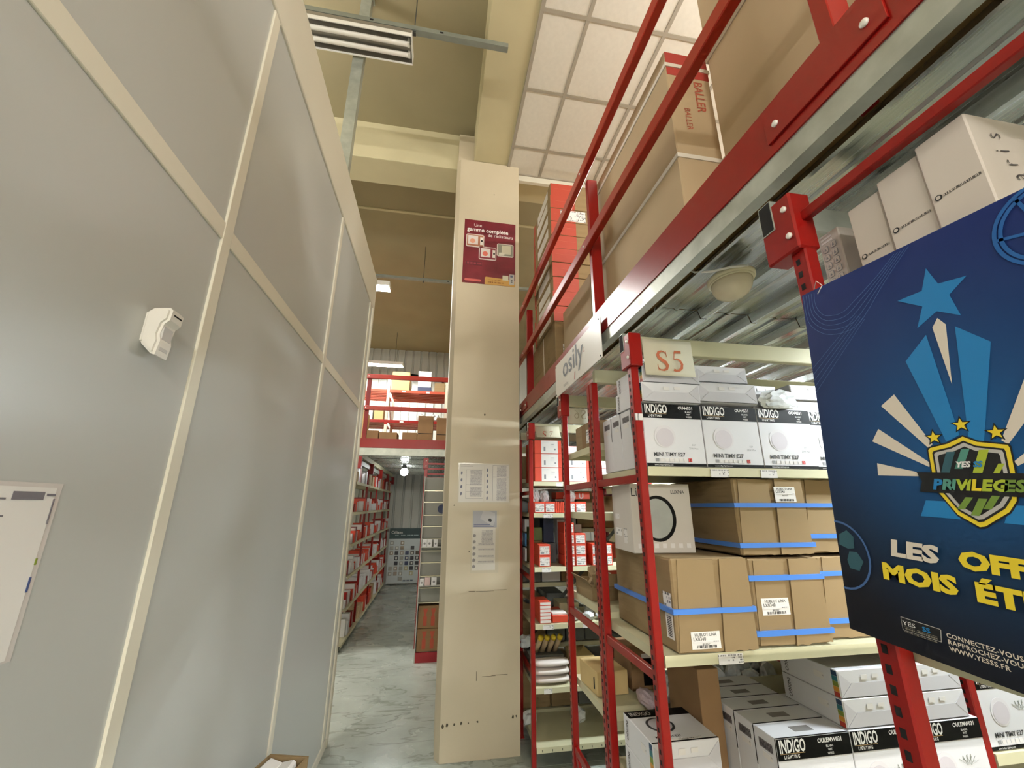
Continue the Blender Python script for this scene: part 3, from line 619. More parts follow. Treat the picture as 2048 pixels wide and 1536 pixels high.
# serif S and 5 drawn as variable-width strokes
def stroke(pts, ws, m):
    vs, fs = [], []
    for i, (x, y) in enumerate(pts):
        a = pts[max(i-1, 0)]; b_ = pts[min(i+1, len(pts)-1)]; dx, dy = b_[0]-a[0], b_[1]-a[1]; l = math.hypot(dx, dy) or 1
        nx, ny = -dy/l, dx/l; k = ws[i] if isinstance(ws, (list, tuple)) else ws
        vs += [(x+nx*k, y+ny*k, 0), (x-nx*k, y-ny*k, 0)]
    for i in range(len(pts)-1): fs.append((2*i, 2*i+1, 2*i+3, 2*i+2))
    return vs, fs
def glyph(parent, parts, m, loc, s, rot=(R(90), 0, 0), mirror=1, name='lettering'):
    V, Fc = [], []
    for pts, ws in parts:
        v, f = stroke(pts, ws, m); o_ = len(V); V += [(x*s*mirror, y*s, z) for x, y, z in v]; Fc += [tuple(i+o_ for i in q) for q in f]
    return obj(name, mesh(name, V, Fc, m), parent, loc, rot)
G_S = [([(.52, .86), (.42, .97), (.28, 1.0), (.13, .94), (.07, .80), (.12, .66), (.28, .54), (.44, .43), (.54, .27), (.48, .10), (.33, .02), (.16, .03), (.05, .14)], [.012, .02, .03, .05, .06, .065, .07, .07, .065, .055, .035, .022, .012]),
       ([(.50, 1.0), (.53, .72)], .012), ([(.07, 0.0), (.03, .30)], .012)]
G_5 = [([(.52, 1.0), (.16, 1.0)], .045), ([(.16, 1.0), (.11, .60)], .014), ([(.11, .60), (.26, .64), (.42, .56), (.52, .38), (.48, .18), (.34, .05), (.16, .03), (.06, .08)], [.014, .03, .045, .055, .055, .045, .045, .055])]
G_7 = [([(.06, .97), (.52, .97)], .035), ([(.06, .97), (.03, .78)], .012), ([(.51, .97), (.36, .6), (.24, .3), (.20, 0)], [.014, .02, .035, .045])]
G_6 = [([(.50, .98), (.30, .85), (.12, .60), (.06, .35), (.12, .12), (.28, .02), (.44, .10), (.52, .30), (.44, .50), (.28, .57), (.12, .46)], [.012, .03, .05, .06, .06, .035, .05, .055, .05, .03, .014])]
fat = lambda g: [(p, [w*1.3 for w in ws] if isinstance(ws, list) else ws*1.5) for p, ws in g]
ORI = mat('orange_ink', '#bf6a48', .65)
t = sheet('sign_sheet', 'beige paper sheet reading S5 hung on the rack joist', .866, 1.388, 2.330, .210, .150, .004, .002)
glyph(t, fat(G_S), ORI, (.052, -.006, -.130), .080); glyph(t, fat(G_5), ORI, (.116, -.006, -.130), .080)
t = sheet('sign_sheet', 'curled beige paper sheet reading S7 above the orange-red cartons', .866, 3.243, 2.325, .200, .105, .045)
glyph(t, G_S, mat('red_ink2', '#b04a3c', .65), (.045, -.030, -.098), .055, (R(125), 0, 0)); glyph(t, G_7, mat('red_ink2', '#b04a3c', .65), (.10, -.030, -.098), .055, (R(125), 0, 0))
t = sheet('sign_sheet', 'beige paper sheet seen from behind, its S6 showing through faintly', .822, 2.366, 2.274, .136, .100, -.002)
FAINT = mat('faint_ink', '#b3a78a', .7)
glyph(t, G_S, FAINT, (.125, -.0012, -.065), .055, mirror=-1); glyph(t, G_6, FAINT, (.080, -.0012, -.065), .055, mirror=-1)

# osily board on the deck edge
t = thing('brand_board', 'white board with thin grey handwriting fixed across the red deck edge', 'sign', (.682, 1.96, 2.42))
bd = bx('board', -.002, .002, -.365, .365, -.098, .102, WPLAST, t, .001)
bd.rotation_euler = (0, 0, R(0)); S = Box(t, .006, .73, .0)
def on_board(st, u, v, size, m, **k):
    o = obj('lettering', text_me(st, size, m, **k), t); M = Matrix(((0, 0, -1), (-1, 0, 0), (0, 1, 0))).to_4x4(); M.translation = (-.0032, .365-u, v-.098); o.matrix_local = M
GRT = mat('grey_text', '#55565a', .6)
on_board('osily', .150, .078, .165, GRT, xs=1.16, bold=.010); on_board('c', .50, .105, .06, mat('rose_text', '#b98a80', .6)); on_board('heating', .16, .022, .03, mat('pale_text', '#8f8c86', .6))
obj('accent_stroke', ext_me([(0, 0), (.012, 0), (.024, .04), (.014, .04)], .0008, mat('rose_text', '#b98a80', .6)), t, (-.003, .02, -.085), (R(90), 0, R(-90)))
for yy in (-.35, .35):
    for zz in (-.085, .09): obj('screw', lathe_me([(.004, 0), (.005, .001), (.003, .003)], STEELD, 8), t, (-.002, yy, zz), (0, R(-90), 0))

# ================================================================== NEAR RACK: CARTONS, POSTER
ZN = 2.0385
def near_box(x0, x1, y0, y1, z1, label):
    B = carton('tall_white_carton', label, 'carton', x0, x1, y0, y1, ZN, z1, mat('pinkish_carton', '#d3c8bd', .5, var=.03), 'white cartons above the poster')
    h_ = B.h; d_ = B.d
    B.poly('logo_ring', '-X', circle(.010, h_-.105, .0048, 20), INK); B.poly('logo_ring', '-X', circle(.010, h_-.105, .0030, 20), mat('pinkish_carton', '#d3c8bd'), lift=.0014)
    o = obj('name_line', ext_me([(0, 0), (d_-.022, 0), (d_-.022, .0035), (0, .0035)], .0005, print_mat('tiny_print', '#d3c8bd', '#55504c', .01, .95, 700, margin=0.0)), B.root); B.put(o, '-X', .017, h_-.1068)
    return B
near_box(.752, 1.02, .4870, .5450, 2.2440, 'white carton above the poster, nearest the perforated upright')
near_box(.748, 1.02, .4185, .4845, 2.2550, 'white carton above the poster, middle of the three')
B = near_box(.742, 1.02, .3490, .4160, 2.2625, 'white carton above the poster with felt-pen writing on its end')
for i, c in enumerate('olaris'): B.text('-Y', c, .085-.006*i, .062+.024*i, .042, mat('felt_pen', '#4a4445', .7), -.012, .8, rot=R(98))
B = carton('icon_carton', 'small white carton printed with handling icons beside the perforated upright', 'carton', .785, .93, .594, .640, ZN, 2.255, mat('icon_carton_paper', '#c9bfb5', .55, var=.03), None)
for r_ in range(8):
    for c_ in range(2):
        q = (.012+.018*c_, .04+.019*r_+.004*c_)
        B.poly('icon_frame', '-X', [(0, .003), (.003, 0), (.010, 0), (.013, .003), (.013, .012), (.010, .015), (.003, .015), (0, .012)], INKG, u=q[0]-.006, v=q[1])
        B.poly('icon', '-X', [(.0012, .003), (.003, .0012), (.010, .0012), (.0118, .003), (.0118, .012), (.010, .0138), (.003, .0138), (.0012, .012)], MATS['icon_carton_paper'], u=q[0]-.006, v=q[1], lift=.0013)
        B.poly('icon', '-X', [(.004, .004), (.009, .004), (.0065, .011)], INKG, u=q[0]-.006, v=q[1], lift=.0018)
for k in range(3): B.patch('print', '-X', .006, .030, .195+.008*k, .199+.008*k, LBLS)

PX, PA = .695, R(4.2); c_, s_ = math.cos(PA), math.sin(PA)
po = thing('poster', 'dark blue football promotion poster hung on the nearest rack', 'poster', (PX, .624, 2.101))
PM = Matrix(((0, 0, -1), (-c_, -s_, 0), (-s_, c_, 0))).to_4x4(); po.matrix_world = Matrix.Translation((PX, .624, 2.101)) @ PM
PNAVY = mat('poster_navy', '#0f1636', .55, spec=.25); nt = PNAVY.node_tree; N = nt.nodes; L = nt.links
tc = N.new('ShaderNodeTexCoord'); mp = N.new('ShaderNodeMapping'); mp.vector_type = 'POINT'; L.new(tc.outputs['Object'], mp.inputs[0]); mp.inputs['Location'].default_value = (-.21*3.2, .30*3.2, 0); mp.inputs['Scale'].default_value = (3.2, 3.2, 1)
gr_ = N.new('ShaderNodeTexGradient'); gr_.gradient_type = 'SPHERICAL'; L.new(mp.outputs[0], gr_.inputs[0])
sx = N.new('ShaderNodeSeparateXYZ'); L.new(tc.outputs['Object'], sx.inputs[0]); mr = N.new('ShaderNodeMapRange'); L.new(sx.outputs['Y'], mr.inputs[0]); mr.inputs[1].default_value = -.45; mr.inputs[2].default_value = 0
m1 = N.new('ShaderNodeMix'); m1.data_type = 'RGBA'; L.new(mr.outputs[0], m1.inputs['Factor']); m1.inputs['A'].default_value = (*lin('#12131b'), 1); m1.inputs['B'].default_value = (*lin('#182a66'), 1)
m2 = N.new('ShaderNodeMix'); m2.data_type = 'RGBA'; pw = N.new('ShaderNodeMath'); pw.operation = 'POWER'; pw.inputs[1].default_value = 1.6; L.new(gr_.outputs['Fac'], pw.inputs[0]); L.new(pw.outputs[0], m2.inputs['Factor'])
L.new(m1.outputs['Result'], m2.inputs['A']); m2.inputs['B'].default_value = (*lin('#16578f'), 1); L.new(m2.outputs['Result'], N['Principled BSDF'].inputs['Base Color'])
obj('poster_sheet', ext_me([(0, 0), (0, -.600), (.420, -.600), (.420, 0)], .0035, PNAVY), po, (0, 0, -.0035))
def pp_(name, pts, m, lay, t=.00015): return obj(name, ext_me(pts, t, m), po, (0, 0, .0001+.00022*lay))
PB = mat('poster_blue', '#1577b5', .45); PW = mat('poster_cream', '#d9cdbd', .5); PY = mat('poster_yellow', '#e6cb2a', .5); PK = mat('poster_black', '#0e0e10', .45); PG = mat('poster_grey', '#b9b5b0', .5)
PT = mat('poster_teal', '#2a5560', .5); PL = mat('poster_line', '#3c5f94', .5); PGR = mat('poster_green', '#6d8a35', .5); PGR2 = mat('poster_lime', '#a7b62f', .5); PGR3 = mat('poster_seagreen', '#4d8a7a', .5)
pp_('star', [(.2081, -.0489), (.2183, -.0782), (.2507, -.0819), (.2279, -.0996), (.2354, -.1331), (.2101, -.1169), (.1822, -.133), (.1941, -.1031), (.1634, -.0813), (.1974, -.0798)], PB, 1)
pp_('ray', [(.2089, -.127), (.2168, -.1395), (.209, -.2243), (.2007, -.1387)], PW, 1)
pp_('ray', [(.1912, -.1464), (.1585, -.1779), (.1886, -.302), (.2051, -.2938)], PB, 1)
pp_('ray', [(.2263, -.1458), (.2588, -.1785), (.229, -.306), (.2143, -.2971)], PB, 1)
for q in ([(.1118, -.2395), (.1338, -.2248), (.1717, -.3042), (.1661, -.3097)], [(.1014, -.2753), (.1647, -.3308), (.162, -.336), (.0888, -.2943)], [(.0904, -.3293), (.0888, -.3484), (.146, -.3492), (.1455, -.3433)]):
    pp_('ray', q, PW, 1); pp_('ray', [(.418-x, y) for x, y in q], PW, 1)
q = [(.1495, -.3831), (.1775, -.383), (.1872, -.4054), (.1391, -.4059)]
pp_('base_block', q, PB, 1); pp_('base_block', [(.418-x, y) for x, y in q], PB, 1)
sh = [(.2083, -.2965), (.2219, -.3046), (.2514, -.3104), (.2527, -.3143), (.2517, -.3555), (.2473, -.3779), (.2383, -.3916), (.2117, -.4116), (.2058, -.413), (.1848, -.3995), (.1687, -.3726), (.1647, -.3449), (.1653, -.3127), (.1681, -.3095), (.1898, -.3049)]
def shr(k, cx=.2088, cy_=-.352): return [(cx+(x-cx)*k, cy_+(y-cy_)*k) for x, y in sh]
pp_('shield', shr(1.04), PK, 2); pp_('shield', sh, PY, 3); pp_('shield', shr(.90), PK, 4); pp_('shield', shr(.85), PG, 5); pp_('shield', shr(.76), PK, 6)
for (x, y, w_, h_, m) in ((.186, -.331, .010, .03, PT), (.203, -.326, .009, .026, PGR3), (.222, -.330, .010, .03, PGR2), (.236, -.343, .006, .02, PGR2), (.196, -.384, .008, .016, PGR), (.21, -.388, .009, .022, PGR), (.224, -.381, .008, .018, PGR)):
    pp_('stripe', [(x-w_/2-.006, y-h_/2), (x+w_/2-.006, y-h_/2), (x+w_/2+.006, y+h_/2), (x-w_/2+.006, y+h_/2)], m, 7)
pp_('banner', [(.1455, -.3433), (.2752, -.3453), (.2700, -.3560), (.2740, -.3733), (.1456, -.3713), (.1505, -.3559)], PK, 8)
def star5(cx, cy_, r): return [(cx+math.sin(2*math.pi*k/10)*(r if k % 2 == 0 else r*.42), cy_+math.cos(2*math.pi*k/10)*(r if k % 2 == 0 else r*.42)) for k in range(10)]
for (x, y) in ((.1751, -.295), (.2091, -.2804), (.2432, -.294)): pp_('star', star5(x, y, .0125), PK, 2); pp_('star', star5(x, y, .0088), PY, 3)
def pt_(st, x, y, size, m, bold=.02, xs=1.0, shear=0, lay=10, align='LEFT', sp_=1.0): return obj('lettering', text_me(st, size, m, bold, xs, shear, align, sp_), po, (x, y, .0004+.00022*lay))
pt_('LES', .0885, -.4675, .0315, PW, .05, 1.38, .12); pt_('OFFRES', .176, -.4675, .0300, PY, .055, 1.30, .05)
pt_('MOIS', .0715, -.5040, .0315, PY, .055, 1.32, .03); pt_('ÉTÉ', .187, -.5050, .0310, PY, .055, 1.32, .03)
x = .163
for ch_, m in zip('PRIVILEGES', (PB, PGR3, PGR3, PGR2, PGR2, PY, PGR2, PGR2, PGR, PGR)):
    pt_(ch_, x, -.3665, .0190, m, .05, 1.05, .25, 12); x += {'I': .0055}.get(ch_, .0108)
pt_('YES', .1952, -.3366, .0100, WINK, .05, 1.0, .25, 12); pt_('SS', .2140, -.3366, .0100, PB, .05, 1.0, .25, 12)
pt_('CONNECTEZ-VOUS SUR', .1430, -.5632, .0080, PW, .02, 1.02, lay=2, sp_=1.08); pt_('RAPPROCHEZ-VOUS', .1434, -.5712, .0080, PW, .02, 1.02, lay=2, sp_=1.08); pt_('WWW.YESSS.FR', .1440, -.5794, .0080, PW, .02, 1.02, lay=2, sp_=1.08)
pp_('logo_frame', [(.086, -.5552), (.1365, -.5555), (.1375, -.5567), (.1355, -.5725), (.0875, -.5735), (.0862, -.5720)], PG, 1); pp_('logo_frame', [(.0868, -.5559), (.1362, -.5562), (.1367, -.5570), (.1348, -.5718), (.0880, -.5728), (.0870, -.5716)], PK, 2)
pt_('YES', .0882, -.5652, .0082, WINK, .0, 1.35, 0, 4); pt_('SS', .1140, -.5652, .0082, PB, .03, 1.35, 0, 4)
o = pp_('small_print', [(.09, -.5705), (.132, -.5705), (.132, -.5670), (.09, -.5670)], print_mat('poster_small', '#15161a', '#8d8676', .0036, .8, 900), 4); pp_('small_print', [(.089, -.5760), (.131, -.5757), (.131, -.5738), (.089, -.5741)], MATS['poster_small'], 4)
# faint football at the left edge, ring at the upper right, light trails at the upper left
arcp = [(.0, -.4285)]+[(.004+.049*math.sin(a), -.482+.054*math.cos(a)) for a in [R(10*i) for i in range(19)]]+[(.0, -.536)]
obj('ball_outline', mesh('ball', *stroke(arcp, .0016, PL), PL), po, (0, 0, .0009))
pp_('ball_patch', [(.0203, -.4407), (.031, -.4499), (.0294, -.4681), (.0185, -.4709), (.0031, -.466), (.0059, -.4488)], PT, 1); pp_('ball_patch', [(.0198, -.4748), (.0328, -.4739), (.0418, -.4872), (.0329, -.5029), (.0168, -.5021), (.0139, -.4893)], PT, 1)
for k in range(5):
    q = k/4; a1_ = Vector((.0277, -.006)).lerp(Vector((.0043, -.0037)), q)
    P0 = [(.0277, -.006), (.0274, -.0321), (.0392, -.0553), (.0578, -.0639), (.0779, -.0645), (.0982, -.054), (.1400, -.0290), (.172, -.0052)]; P1 = [(.0043, -.0037), (.0072, -.0576), (.0305, -.088), (.0585, -.1), (.0905, -.0996), (.1135, -.0839), (.1500, -.0440), (.1928, -.0039)]
    pts = [tuple(Vector(a).lerp(Vector(b_), q)) for a, b_ in zip(P0, P1)]
    sm = []
    for i in range(len(pts)-1):
        p0, p1, p2, p3 = [Vector(pts[max(0, min(len(pts)-1, j))]) for j in (i-1, i, i+1, i+2)]
        for u in (0, .25, .5, .75): sm.append(tuple(.5*((2*p1)+(p2-p0)*u+(2*p0-5*p1+4*p2-p3)*u*u+(3*p1-p0-3*p2+p3)*u**3)))
    sm.append(pts[-1]); obj('light_trail', mesh('trail', *stroke(sm, .0004, PL), PL), po, (0, 0, .0009))
    obj('light_trail', mesh('trail', *stroke([(.002, -.15-.0115*q*4), (.099+.003*q*4, -.079-.003*q*4)], .0003, PL), PL), po, (0, 0, .0009))
PRB = mat('poster_ring_blue', '#15589c', .45)
for r_ in (.052, .046): obj('ball_outline', mesh('ring', *stroke([(.338+r_*math.cos(R(a)), -.052+r_*math.sin(R(a))) for a in range(70, 300, 8)], .0022, PRB), PRB), po, (0, 0, .0009))
for a in (120, 180, 240): obj('ball_outline', mesh('ring', *stroke([(.338+.05*math.cos(R(a)), -.052+.05*math.sin(R(a))), (.338+.02*math.cos(R(a+20)), -.052+.02*math.sin(R(a+20)))], .002, PRB), PRB), po, (0, 0, .0009))
obj('string', tube_me([(.03, .0, .002), (.04, .012, .006), (.048, .0, .003), (.036, -.012, .002)], .0008, WSTRAP, 5), po)

# ================================================================== UPPER DECK CARTONS
ZD = 2.459
B = carton('tall_carton', 'tall brown carton with a red printed band and two white straps behind the guardrail', 'carton', .800, .985, 1.075, 1.830, ZD, 3.44, CARDL, None, bev=.004)
B.patch('red_band', '-Y', .002, .183, .86, .979, mat('red_band_print', '#a8352c', .6)); 
B.text('-Y', 'BALLER', .112, .845, .052, mat('faded_red_ink', '#a5513a', .7), .02, .9, rot=R(-90)); B.text('-Y', 'BALLER', .055, .70, .036, MATS['faded_red_ink'], .0, .9, rot=R(-90))
for z in (.90, .455): strap(B, z, .018, WSTRAP, .004)
B = carton('tall_carton', 'very tall plain brown carton nearest the viewer behind the guardrail', 'carton', .955, 1.42, .28, 1.035, ZD, 3.85, CARDL, None, bev=.004)
strap(B, .90, .02, mat('grey_strap', '#b8ab98', .5), .004)
B = carton('radiator_carton', 'brown carton under the pile of red-banded cartons on the upper deck', 'carton', .785, 1.20, 2.66, 3.62, ZD, 2.995, CARD, None, bev=.004)
B.patch('paper_label', '-Y', .055, .125, .17, .36, LBL); B.poly('label_dot', '-Y', circle(.107, .315, .009, 14), INK, lift=.0012); B.patch('barcode', '-Y', .075, .095, .26, .30, INK, lift=.0010)
for y in (.25, .62): B.patch('cord', '-X', y, y+.008, .001, .53, WSTRAP, t=.002)
names = ('lowest', 'second', 'third', 'fourth', 'fifth', 'sixth', 'seventh', 'eighth', 'ninth', 'tenth')
PILER = mat('pile_red', '#ab3b24', .6, var=.06, vs=5); hs = .1235; z = 2.9965
for k in range(10):
    dx = random.uniform(-.006, .006)
    B = carton('banded_carton', 'flat red-banded carton, %s of the pile from below, on the upper deck' % names[k], 'carton', .775+dx, 1.21+dx, 2.655+dx, 3.24+dx, z, z+hs-.002, CARD, 'pile of flat red-banded cartons', bev=.003)
    B.patch('red_band', '-Y', .002, .205, .002, hs-.004, PILER); B.patch('fold_line', '-Y', .03, .195, hs*.55, hs*.57, mat('fold_red', '#b8553d', .5), lift=.0008)
    B.patch('paper_label', '-X', .15, .50, .03, hs-.012, WHITEP); B.patch('red_end', '-X', .002, .05, .002, hs-.004, PILER)
    if k in (7,): B.patch('paper_label', '-Y', .08, .29, .012, .112, LBL, lift=.0009)
    if k in (5, 6, 8, 9): B.patch('paper_label', '-Y', .31, .42, .02, hs-.02, LBL, lift=.0009)
    z += hs
carton('flat_pack_carton', 'slim brown carton standing beside the post of the guardrail', 'carton', .83, .93, 2.05, 2.60, ZD, 3.03, CARDL, None, bev=.003)
carton('flat_pack_carton', 'greyish slim carton between the guardrail post and the strapped tall carton', 'carton', .845, .99, 1.87, 2.03, ZD, 3.16, mat('grey_carton', '#a89c88', .75, var=.04), None, bev=.003)

# ================================================================== SMALL FITTINGS
# oval bulkhead lamp under the deck with its white cable
t = thing('bulkhead_lamp', 'oval cream bulkhead lamp fixed under the corrugated deck', 'lamp', (.893, 1.03, 2.405))
obj('base', lathe_me([(.0, 0), (.062, 0), (.066, -.004), (.066, -.014), (.061, -.018), (.0, -.018)], CREAMPL, 36, 1.0, 1.15), t, (0, 0, 0))
obj('diffuser', lathe_me([(.057, -.018), (.057, -.030), (.053, -.046), (.045, -.060), (.032, -.070), (.015, -.076), (.001, -.077)], mat('frosted_glass', '#cbbfa3', .25, spec=.5, var=.04, vs=30), 36, 1.0, 1.15), t)
obj('trim_ring', lathe_me([(.060, -.0165), (.063, -.019), (.061, -.023), (.057, -.022)], CREAMPL, 36, 1.0, 1.15), t)
obj('cable', tube_me([(.02, -.06, .0), (.0, -.075, -.006), (-.05, -.07, -.012), (-.09, -.03, -.008), (-.118, .01, .010), (-.128, .025, .03)], .0035, WPLAST, 8), t)
# motion detector on the partition
t = thing('motion_detector', 'white motion detector mounted on the grey partition', 'detector', (XW, 1.070, 2.105)); t.scale = (1.0, 1.0, .90)
hp = [(0, .050), (.012, .062), (.046, .066), (.053, .058), (.051, .030), (.041, .018), (.037, -.012), (.041, -.030), (.037, -.070), (.028, -.068), (.004, -.042), (0, -.034)]
bm = bmesh.new(); a_ = [bm.verts.new((x, -.028, z)) for x, z in hp]; bm.faces.new(a_)
ex = bmesh.ops.extrude_face_region(bm, geom=bm.faces[:]); bmesh.ops.translate(bm, vec=(0, .056, 0), verts=[v for v in ex['geom'] if isinstance(v, bmesh.types.BMVert)])
bmesh.ops.recalc_face_normals(bm, faces=bm.faces[:]); bmesh.ops.bevel(bm, geom=[e_ for e_ in bm.edges if abs(e_.verts[0].co.y-e_.verts[1].co.y) < 1e-5], offset=.006, segments=2, affect='EDGES')
me = bpy.data.meshes.new('housing'); bm.to_mesh(me); bm.free(); me.materials.append(WPLAST); obj('housing', me, t)
bx('lens', .032, .0405, -.020, .020, -.026, .015, mat('lens_plastic', '#c9c6c2', .15), t, .003)
bx('indicator_slot', .050, .0535, -.014, .016, .046, .0495, BLACKP, t)
bx('lower_window', .036, .0395, -.016, .016, -.055, -.034, MATS['lens_plastic'], t, .001)
bx('back_plate', -.001, .004, -.026, .026, -.034, .048, WPLAST, t, .001)
# sleeve with printed sheet on the partition
t = thing('wall_notice', 'printed sheet in a plastic sleeve on the partition at the left edge', 'notice', (XW, .955, 1.44))
NB = Box(t, .004, .215, .298)
def wall_sheet(t, y0, y1, z0, z1, m, x=.0015, name='sheet'):
    o = obj(name, ext_me([(0, 0), (y1-y0, 0), (y1-y0, z1-z0), (0, z1-z0)], .0008, m), t)
    M = Matrix(((0, 0, 1), (1, 0, 0), (0, 1, 0))).to_4x4(); M.translation = (x, y0, z0); o.matrix_local = M; return o
wall_sheet(t, -.215, .0, .0, .298, mat('sleeve', '#cfc8c2', .2, spec=.6), .0008, 'sleeve'); wall_sheet(t, -.21, -.012, .004, .290, WHITEP, .0018)
for (a, b_, c0, c1) in ((-.20, -.13, .262, .277), (-.20, -.145, .225, .24), (-.095, -.035, .268, .282), (-.03, -.012, .275, .279), (-.014, -.011, .225, .27), (-.125, -.105, .268, .271), (-.125, -.1, .24, .243), (-.19, -.09, .12, .124), (-.19, -.1, .135, .138)):
    wall_sheet(t, a, b_, c0, c1, mat('notice_ink', '#6f6a70', .6), .0028, 'print')
wall_sheet(t, -.013, -.009, .155, .166, mat('green_mark', '#7d8a2f', .6), .0028, 'print'); wall_sheet(t, -.014, -.010, .110, .135, mat('blue_mark', '#3a4a78', .6), .0028, 'print')
# poster and notices on the pillar
YP = 3.4665
t = thing('radiator_poster', 'dark red radiator advertisement high on the pillar', 'poster', (.382, YP, 3.712)); P = Box(t, .508, .002, .705)
PRED = mat('poster_red', '#6a1524', .4, var=.3, vs=4, stretch=(1, 1, 1.6)); bx('sheet', -.254, .254, -.0012, .0, 0, .705, PRED, t)
t.rotation_euler = (0, R(.4), 0)
def ptx(s, u, v, size, bold=0, align='LEFT'): P.text('-Y', s, u, v, size, WINK, bold, .95, align=align, lift=.001)
ptx('Une', .092, .630, .050, .0); ptx('gamme complète', .028, .575, .0620, .022); ptx('de radiateurs', .485, .528, .050, .0, 'RIGHT')
def photo_card(u, v, w_, h_, kind):
    r_ = .012; pts = [(r_, 0), (w_-r_, 0), (w_, r_), (w_, h_-r_), (w_-r_, h_), (r_, h_), (0, h_-r_), (0, r_)]
    P.poly('picture', '-Y', pts, mat('card_white', '#d8cfc6', .5), u, v)
    bg = ('#a06a50', '#7a2030', '#8d8b7c')[kind]; P.patch('picture', '-Y', u+.008, u+w_-.008, v+.012, v+h_-.008, mat('card_bg%d' % kind, bg, .5), lift=.0013)
    P.patch('picture', '-Y', u+.018+.03*(kind == 2), u+w_*.66+.03*(kind == 2), v+.03, v+h_-.018, mat('card_rad%d' % kind, ('#d9cfca', '#e0d8d4', '#cfc8b0')[kind], .5), lift=.002)
    if kind < 2:
        P.poly('picture', '-Y', circle(u+w_*.36, v+h_*.46, .026), mat('card_dot%d' % kind, ('#d99a80', '#d8705f')[kind], .5), lift=.0027)
        P.patch('picture', '-Y', u+w_*.78, u+w_-.012, v+.03, v+h_*.8, mat('card_pot', '#e5e0d8', .5), lift=.002); P.patch('picture', '-Y', u+w_*.82, u+w_-.014, v+h_*.45, v+h_*.58, BLACKP, lift=.0026)
    else: P.poly('picture', '-Y', [(0, 0), (.05, .0), (.06, .02), (.03, .03), (.0, .025)], mat('card_chair', '#d9d5c4', .5), u+.02, v+.014, lift=.0027)
photo_card(.022, .395, .175, .145, 0); photo_card(.150, .265, .170, .145, 1); photo_card(.325, .320, .165, .145, 2)
P.patch('slogan_line', '-Y', .025, .185, .195, .235, print_mat('slogan_print', '#5b1724', '#8a2c3a', .03, .7, 60), lift=.0006)
P.poly('link_bar', '-Y', [(.022, .030), (.03, .022), (.172, .022), (.18, .030), (.18, .038), (.172, .046), (.03, .046), (.022, .038)], mat('link_pink', '#c9605a', .5))
P.poly('offer_panel', '-Y', [(.215, .001), (.507, .001), (.507, .062), (.40, .075), (.225, .082), (.215, .072)], mat('offer_tan', '#c79a52', .5))
P.patch('offer_text', '-Y', .245, .40, .012, .035, print_mat('offer_print', '#c79a52', '#8d5b2a', .022, .9, 120), lift=.0013); P.patch('offer_text', '-Y', .245, .37, .042, .056, MATS['offer_print'], lift=.0013)
P.patch('thermostat', '-Y', .385, .442, .058, .112, mat('thermo', '#cfcab2', .5), lift=.0018); P.patch('thermostat', '-Y', .452, .500, .020, .132, mat('thermo2', '#b6b3ae', .5), lift=.0018)
P.patch('screen', '-Y', .460, .485, .10, .122, mat('thermo_screen', '#59607a', .4), lift=.0026)
for v in (.045, .065): P.patch('button', '-Y', .468, .482, v, v+.008, INK, lift=.0026)
SLEEVE = mat('clear_sleeve', '#c7bda6', .12, spec=.6)
t = thing('wall_notice', 'two-page printed notice in a clear sleeve at eye height on the pillar', 'notice', (.378, YP, 1.716)); Q = Box(t, .432, .002, .322)
bx('sleeve', -.216, .216, -.0008, 0, 0, .322, SLEEVE, t); pap = mat('notice_paper', '#cfc9bd', .5)
Q.patch('page', '-Y', .010, .215, .008, .312, pap); Q.patch('page', '-Y', .217, .424, .008, .312, pap)
pr_s = print_mat('notice_print', '#c6c0b6', '#8d888a', .006, .75, 300); NI = mat('notice_line', '#7d7876', .6)
for (u0, u1, v0, v1) in ((.10, .195, .14, .265), (.10, .195, .05, .13), (.32, .40, .02, .20), (.32, .40, .205, .30)): Q.patch('table_print', '-Y', u0, u1, v0, v1, pr_s, lift=.0009)
for (u0, u1, v0, v1) in ((.065, .205, .264, .266), (.065, .205, .145, .147), (.065, .205, .09, .092), (.065, .205, .035, .037), (.065, .067, .035, .266), (.285, .42, .304, .306), (.285, .42, .208, .210), (.285, .287, .02, .306), (.02, .09, .308, .311), (.02, .12, .292, .295)): Q.patch('rule', '-Y', u0, u1, v0, v1, NI, lift=.0014)
for k in range(6): Q.poly('picture', '-Y', [(0, .004), (.006, 0), (.012, .008), (.012, .024), (.006, .028), (0, .02)], mat('pict_ink', '#6b6a78', .6), .235, .025+.045*k, lift=.0014)
for k in range(4): Q.poly('picture', '-Y', [(0, .004), (.006, 0), (.014, .008), (.014, .024), (.006, .028), (0, .02)], MATS['pict_ink'], .022, .06+.055*k, lift=.0014)
t = thing('wall_notice', 'single printed leaflet in a clear sleeve lower on the pillar', 'notice', (.392, YP, 1.195)); Q = Box(t, .222, .002, .468)
bx('sleeve', -.111, .111, -.0008, 0, 0, .468, SLEEVE, t); Q.patch('page', '-Y', .012, .205, .335, .462, mat('leaf_top', '#a3a2a6', .5)); Q.patch('page', '-Y', .012, .195, .02, .330, pap)
Q.poly('sketch', '-Y', [(.06, .06), (.165, .0), (.18, .04), (.18, .10), (.14, .115), (.085, .12)], mat('sketch_grey', '#b5b3b2', .5), .01, .342, lift=.0010)
Q.poly('sketch', '-Y', [(.0, .01), (.02, .0), (.032, .012), (.018, .03), (.004, .026)], INK, .135, .375, lift=.0016)
for k in range(2): Q.patch('caption', '-Y', .02, .15+.03*k, .352-.012*k, .357-.012*k, mat('caption_ink', '#5f6280', .6), lift=.0016)
for k in range(6): Q.poly('picture', '-Y', [(0, .004), (.008, 0), (.022, .006), (.024, .02), (.01, .026), (0, .02)], mat('pict_ink2', '#85807e', .6), .016, .035+.045*k, lift=.0010)
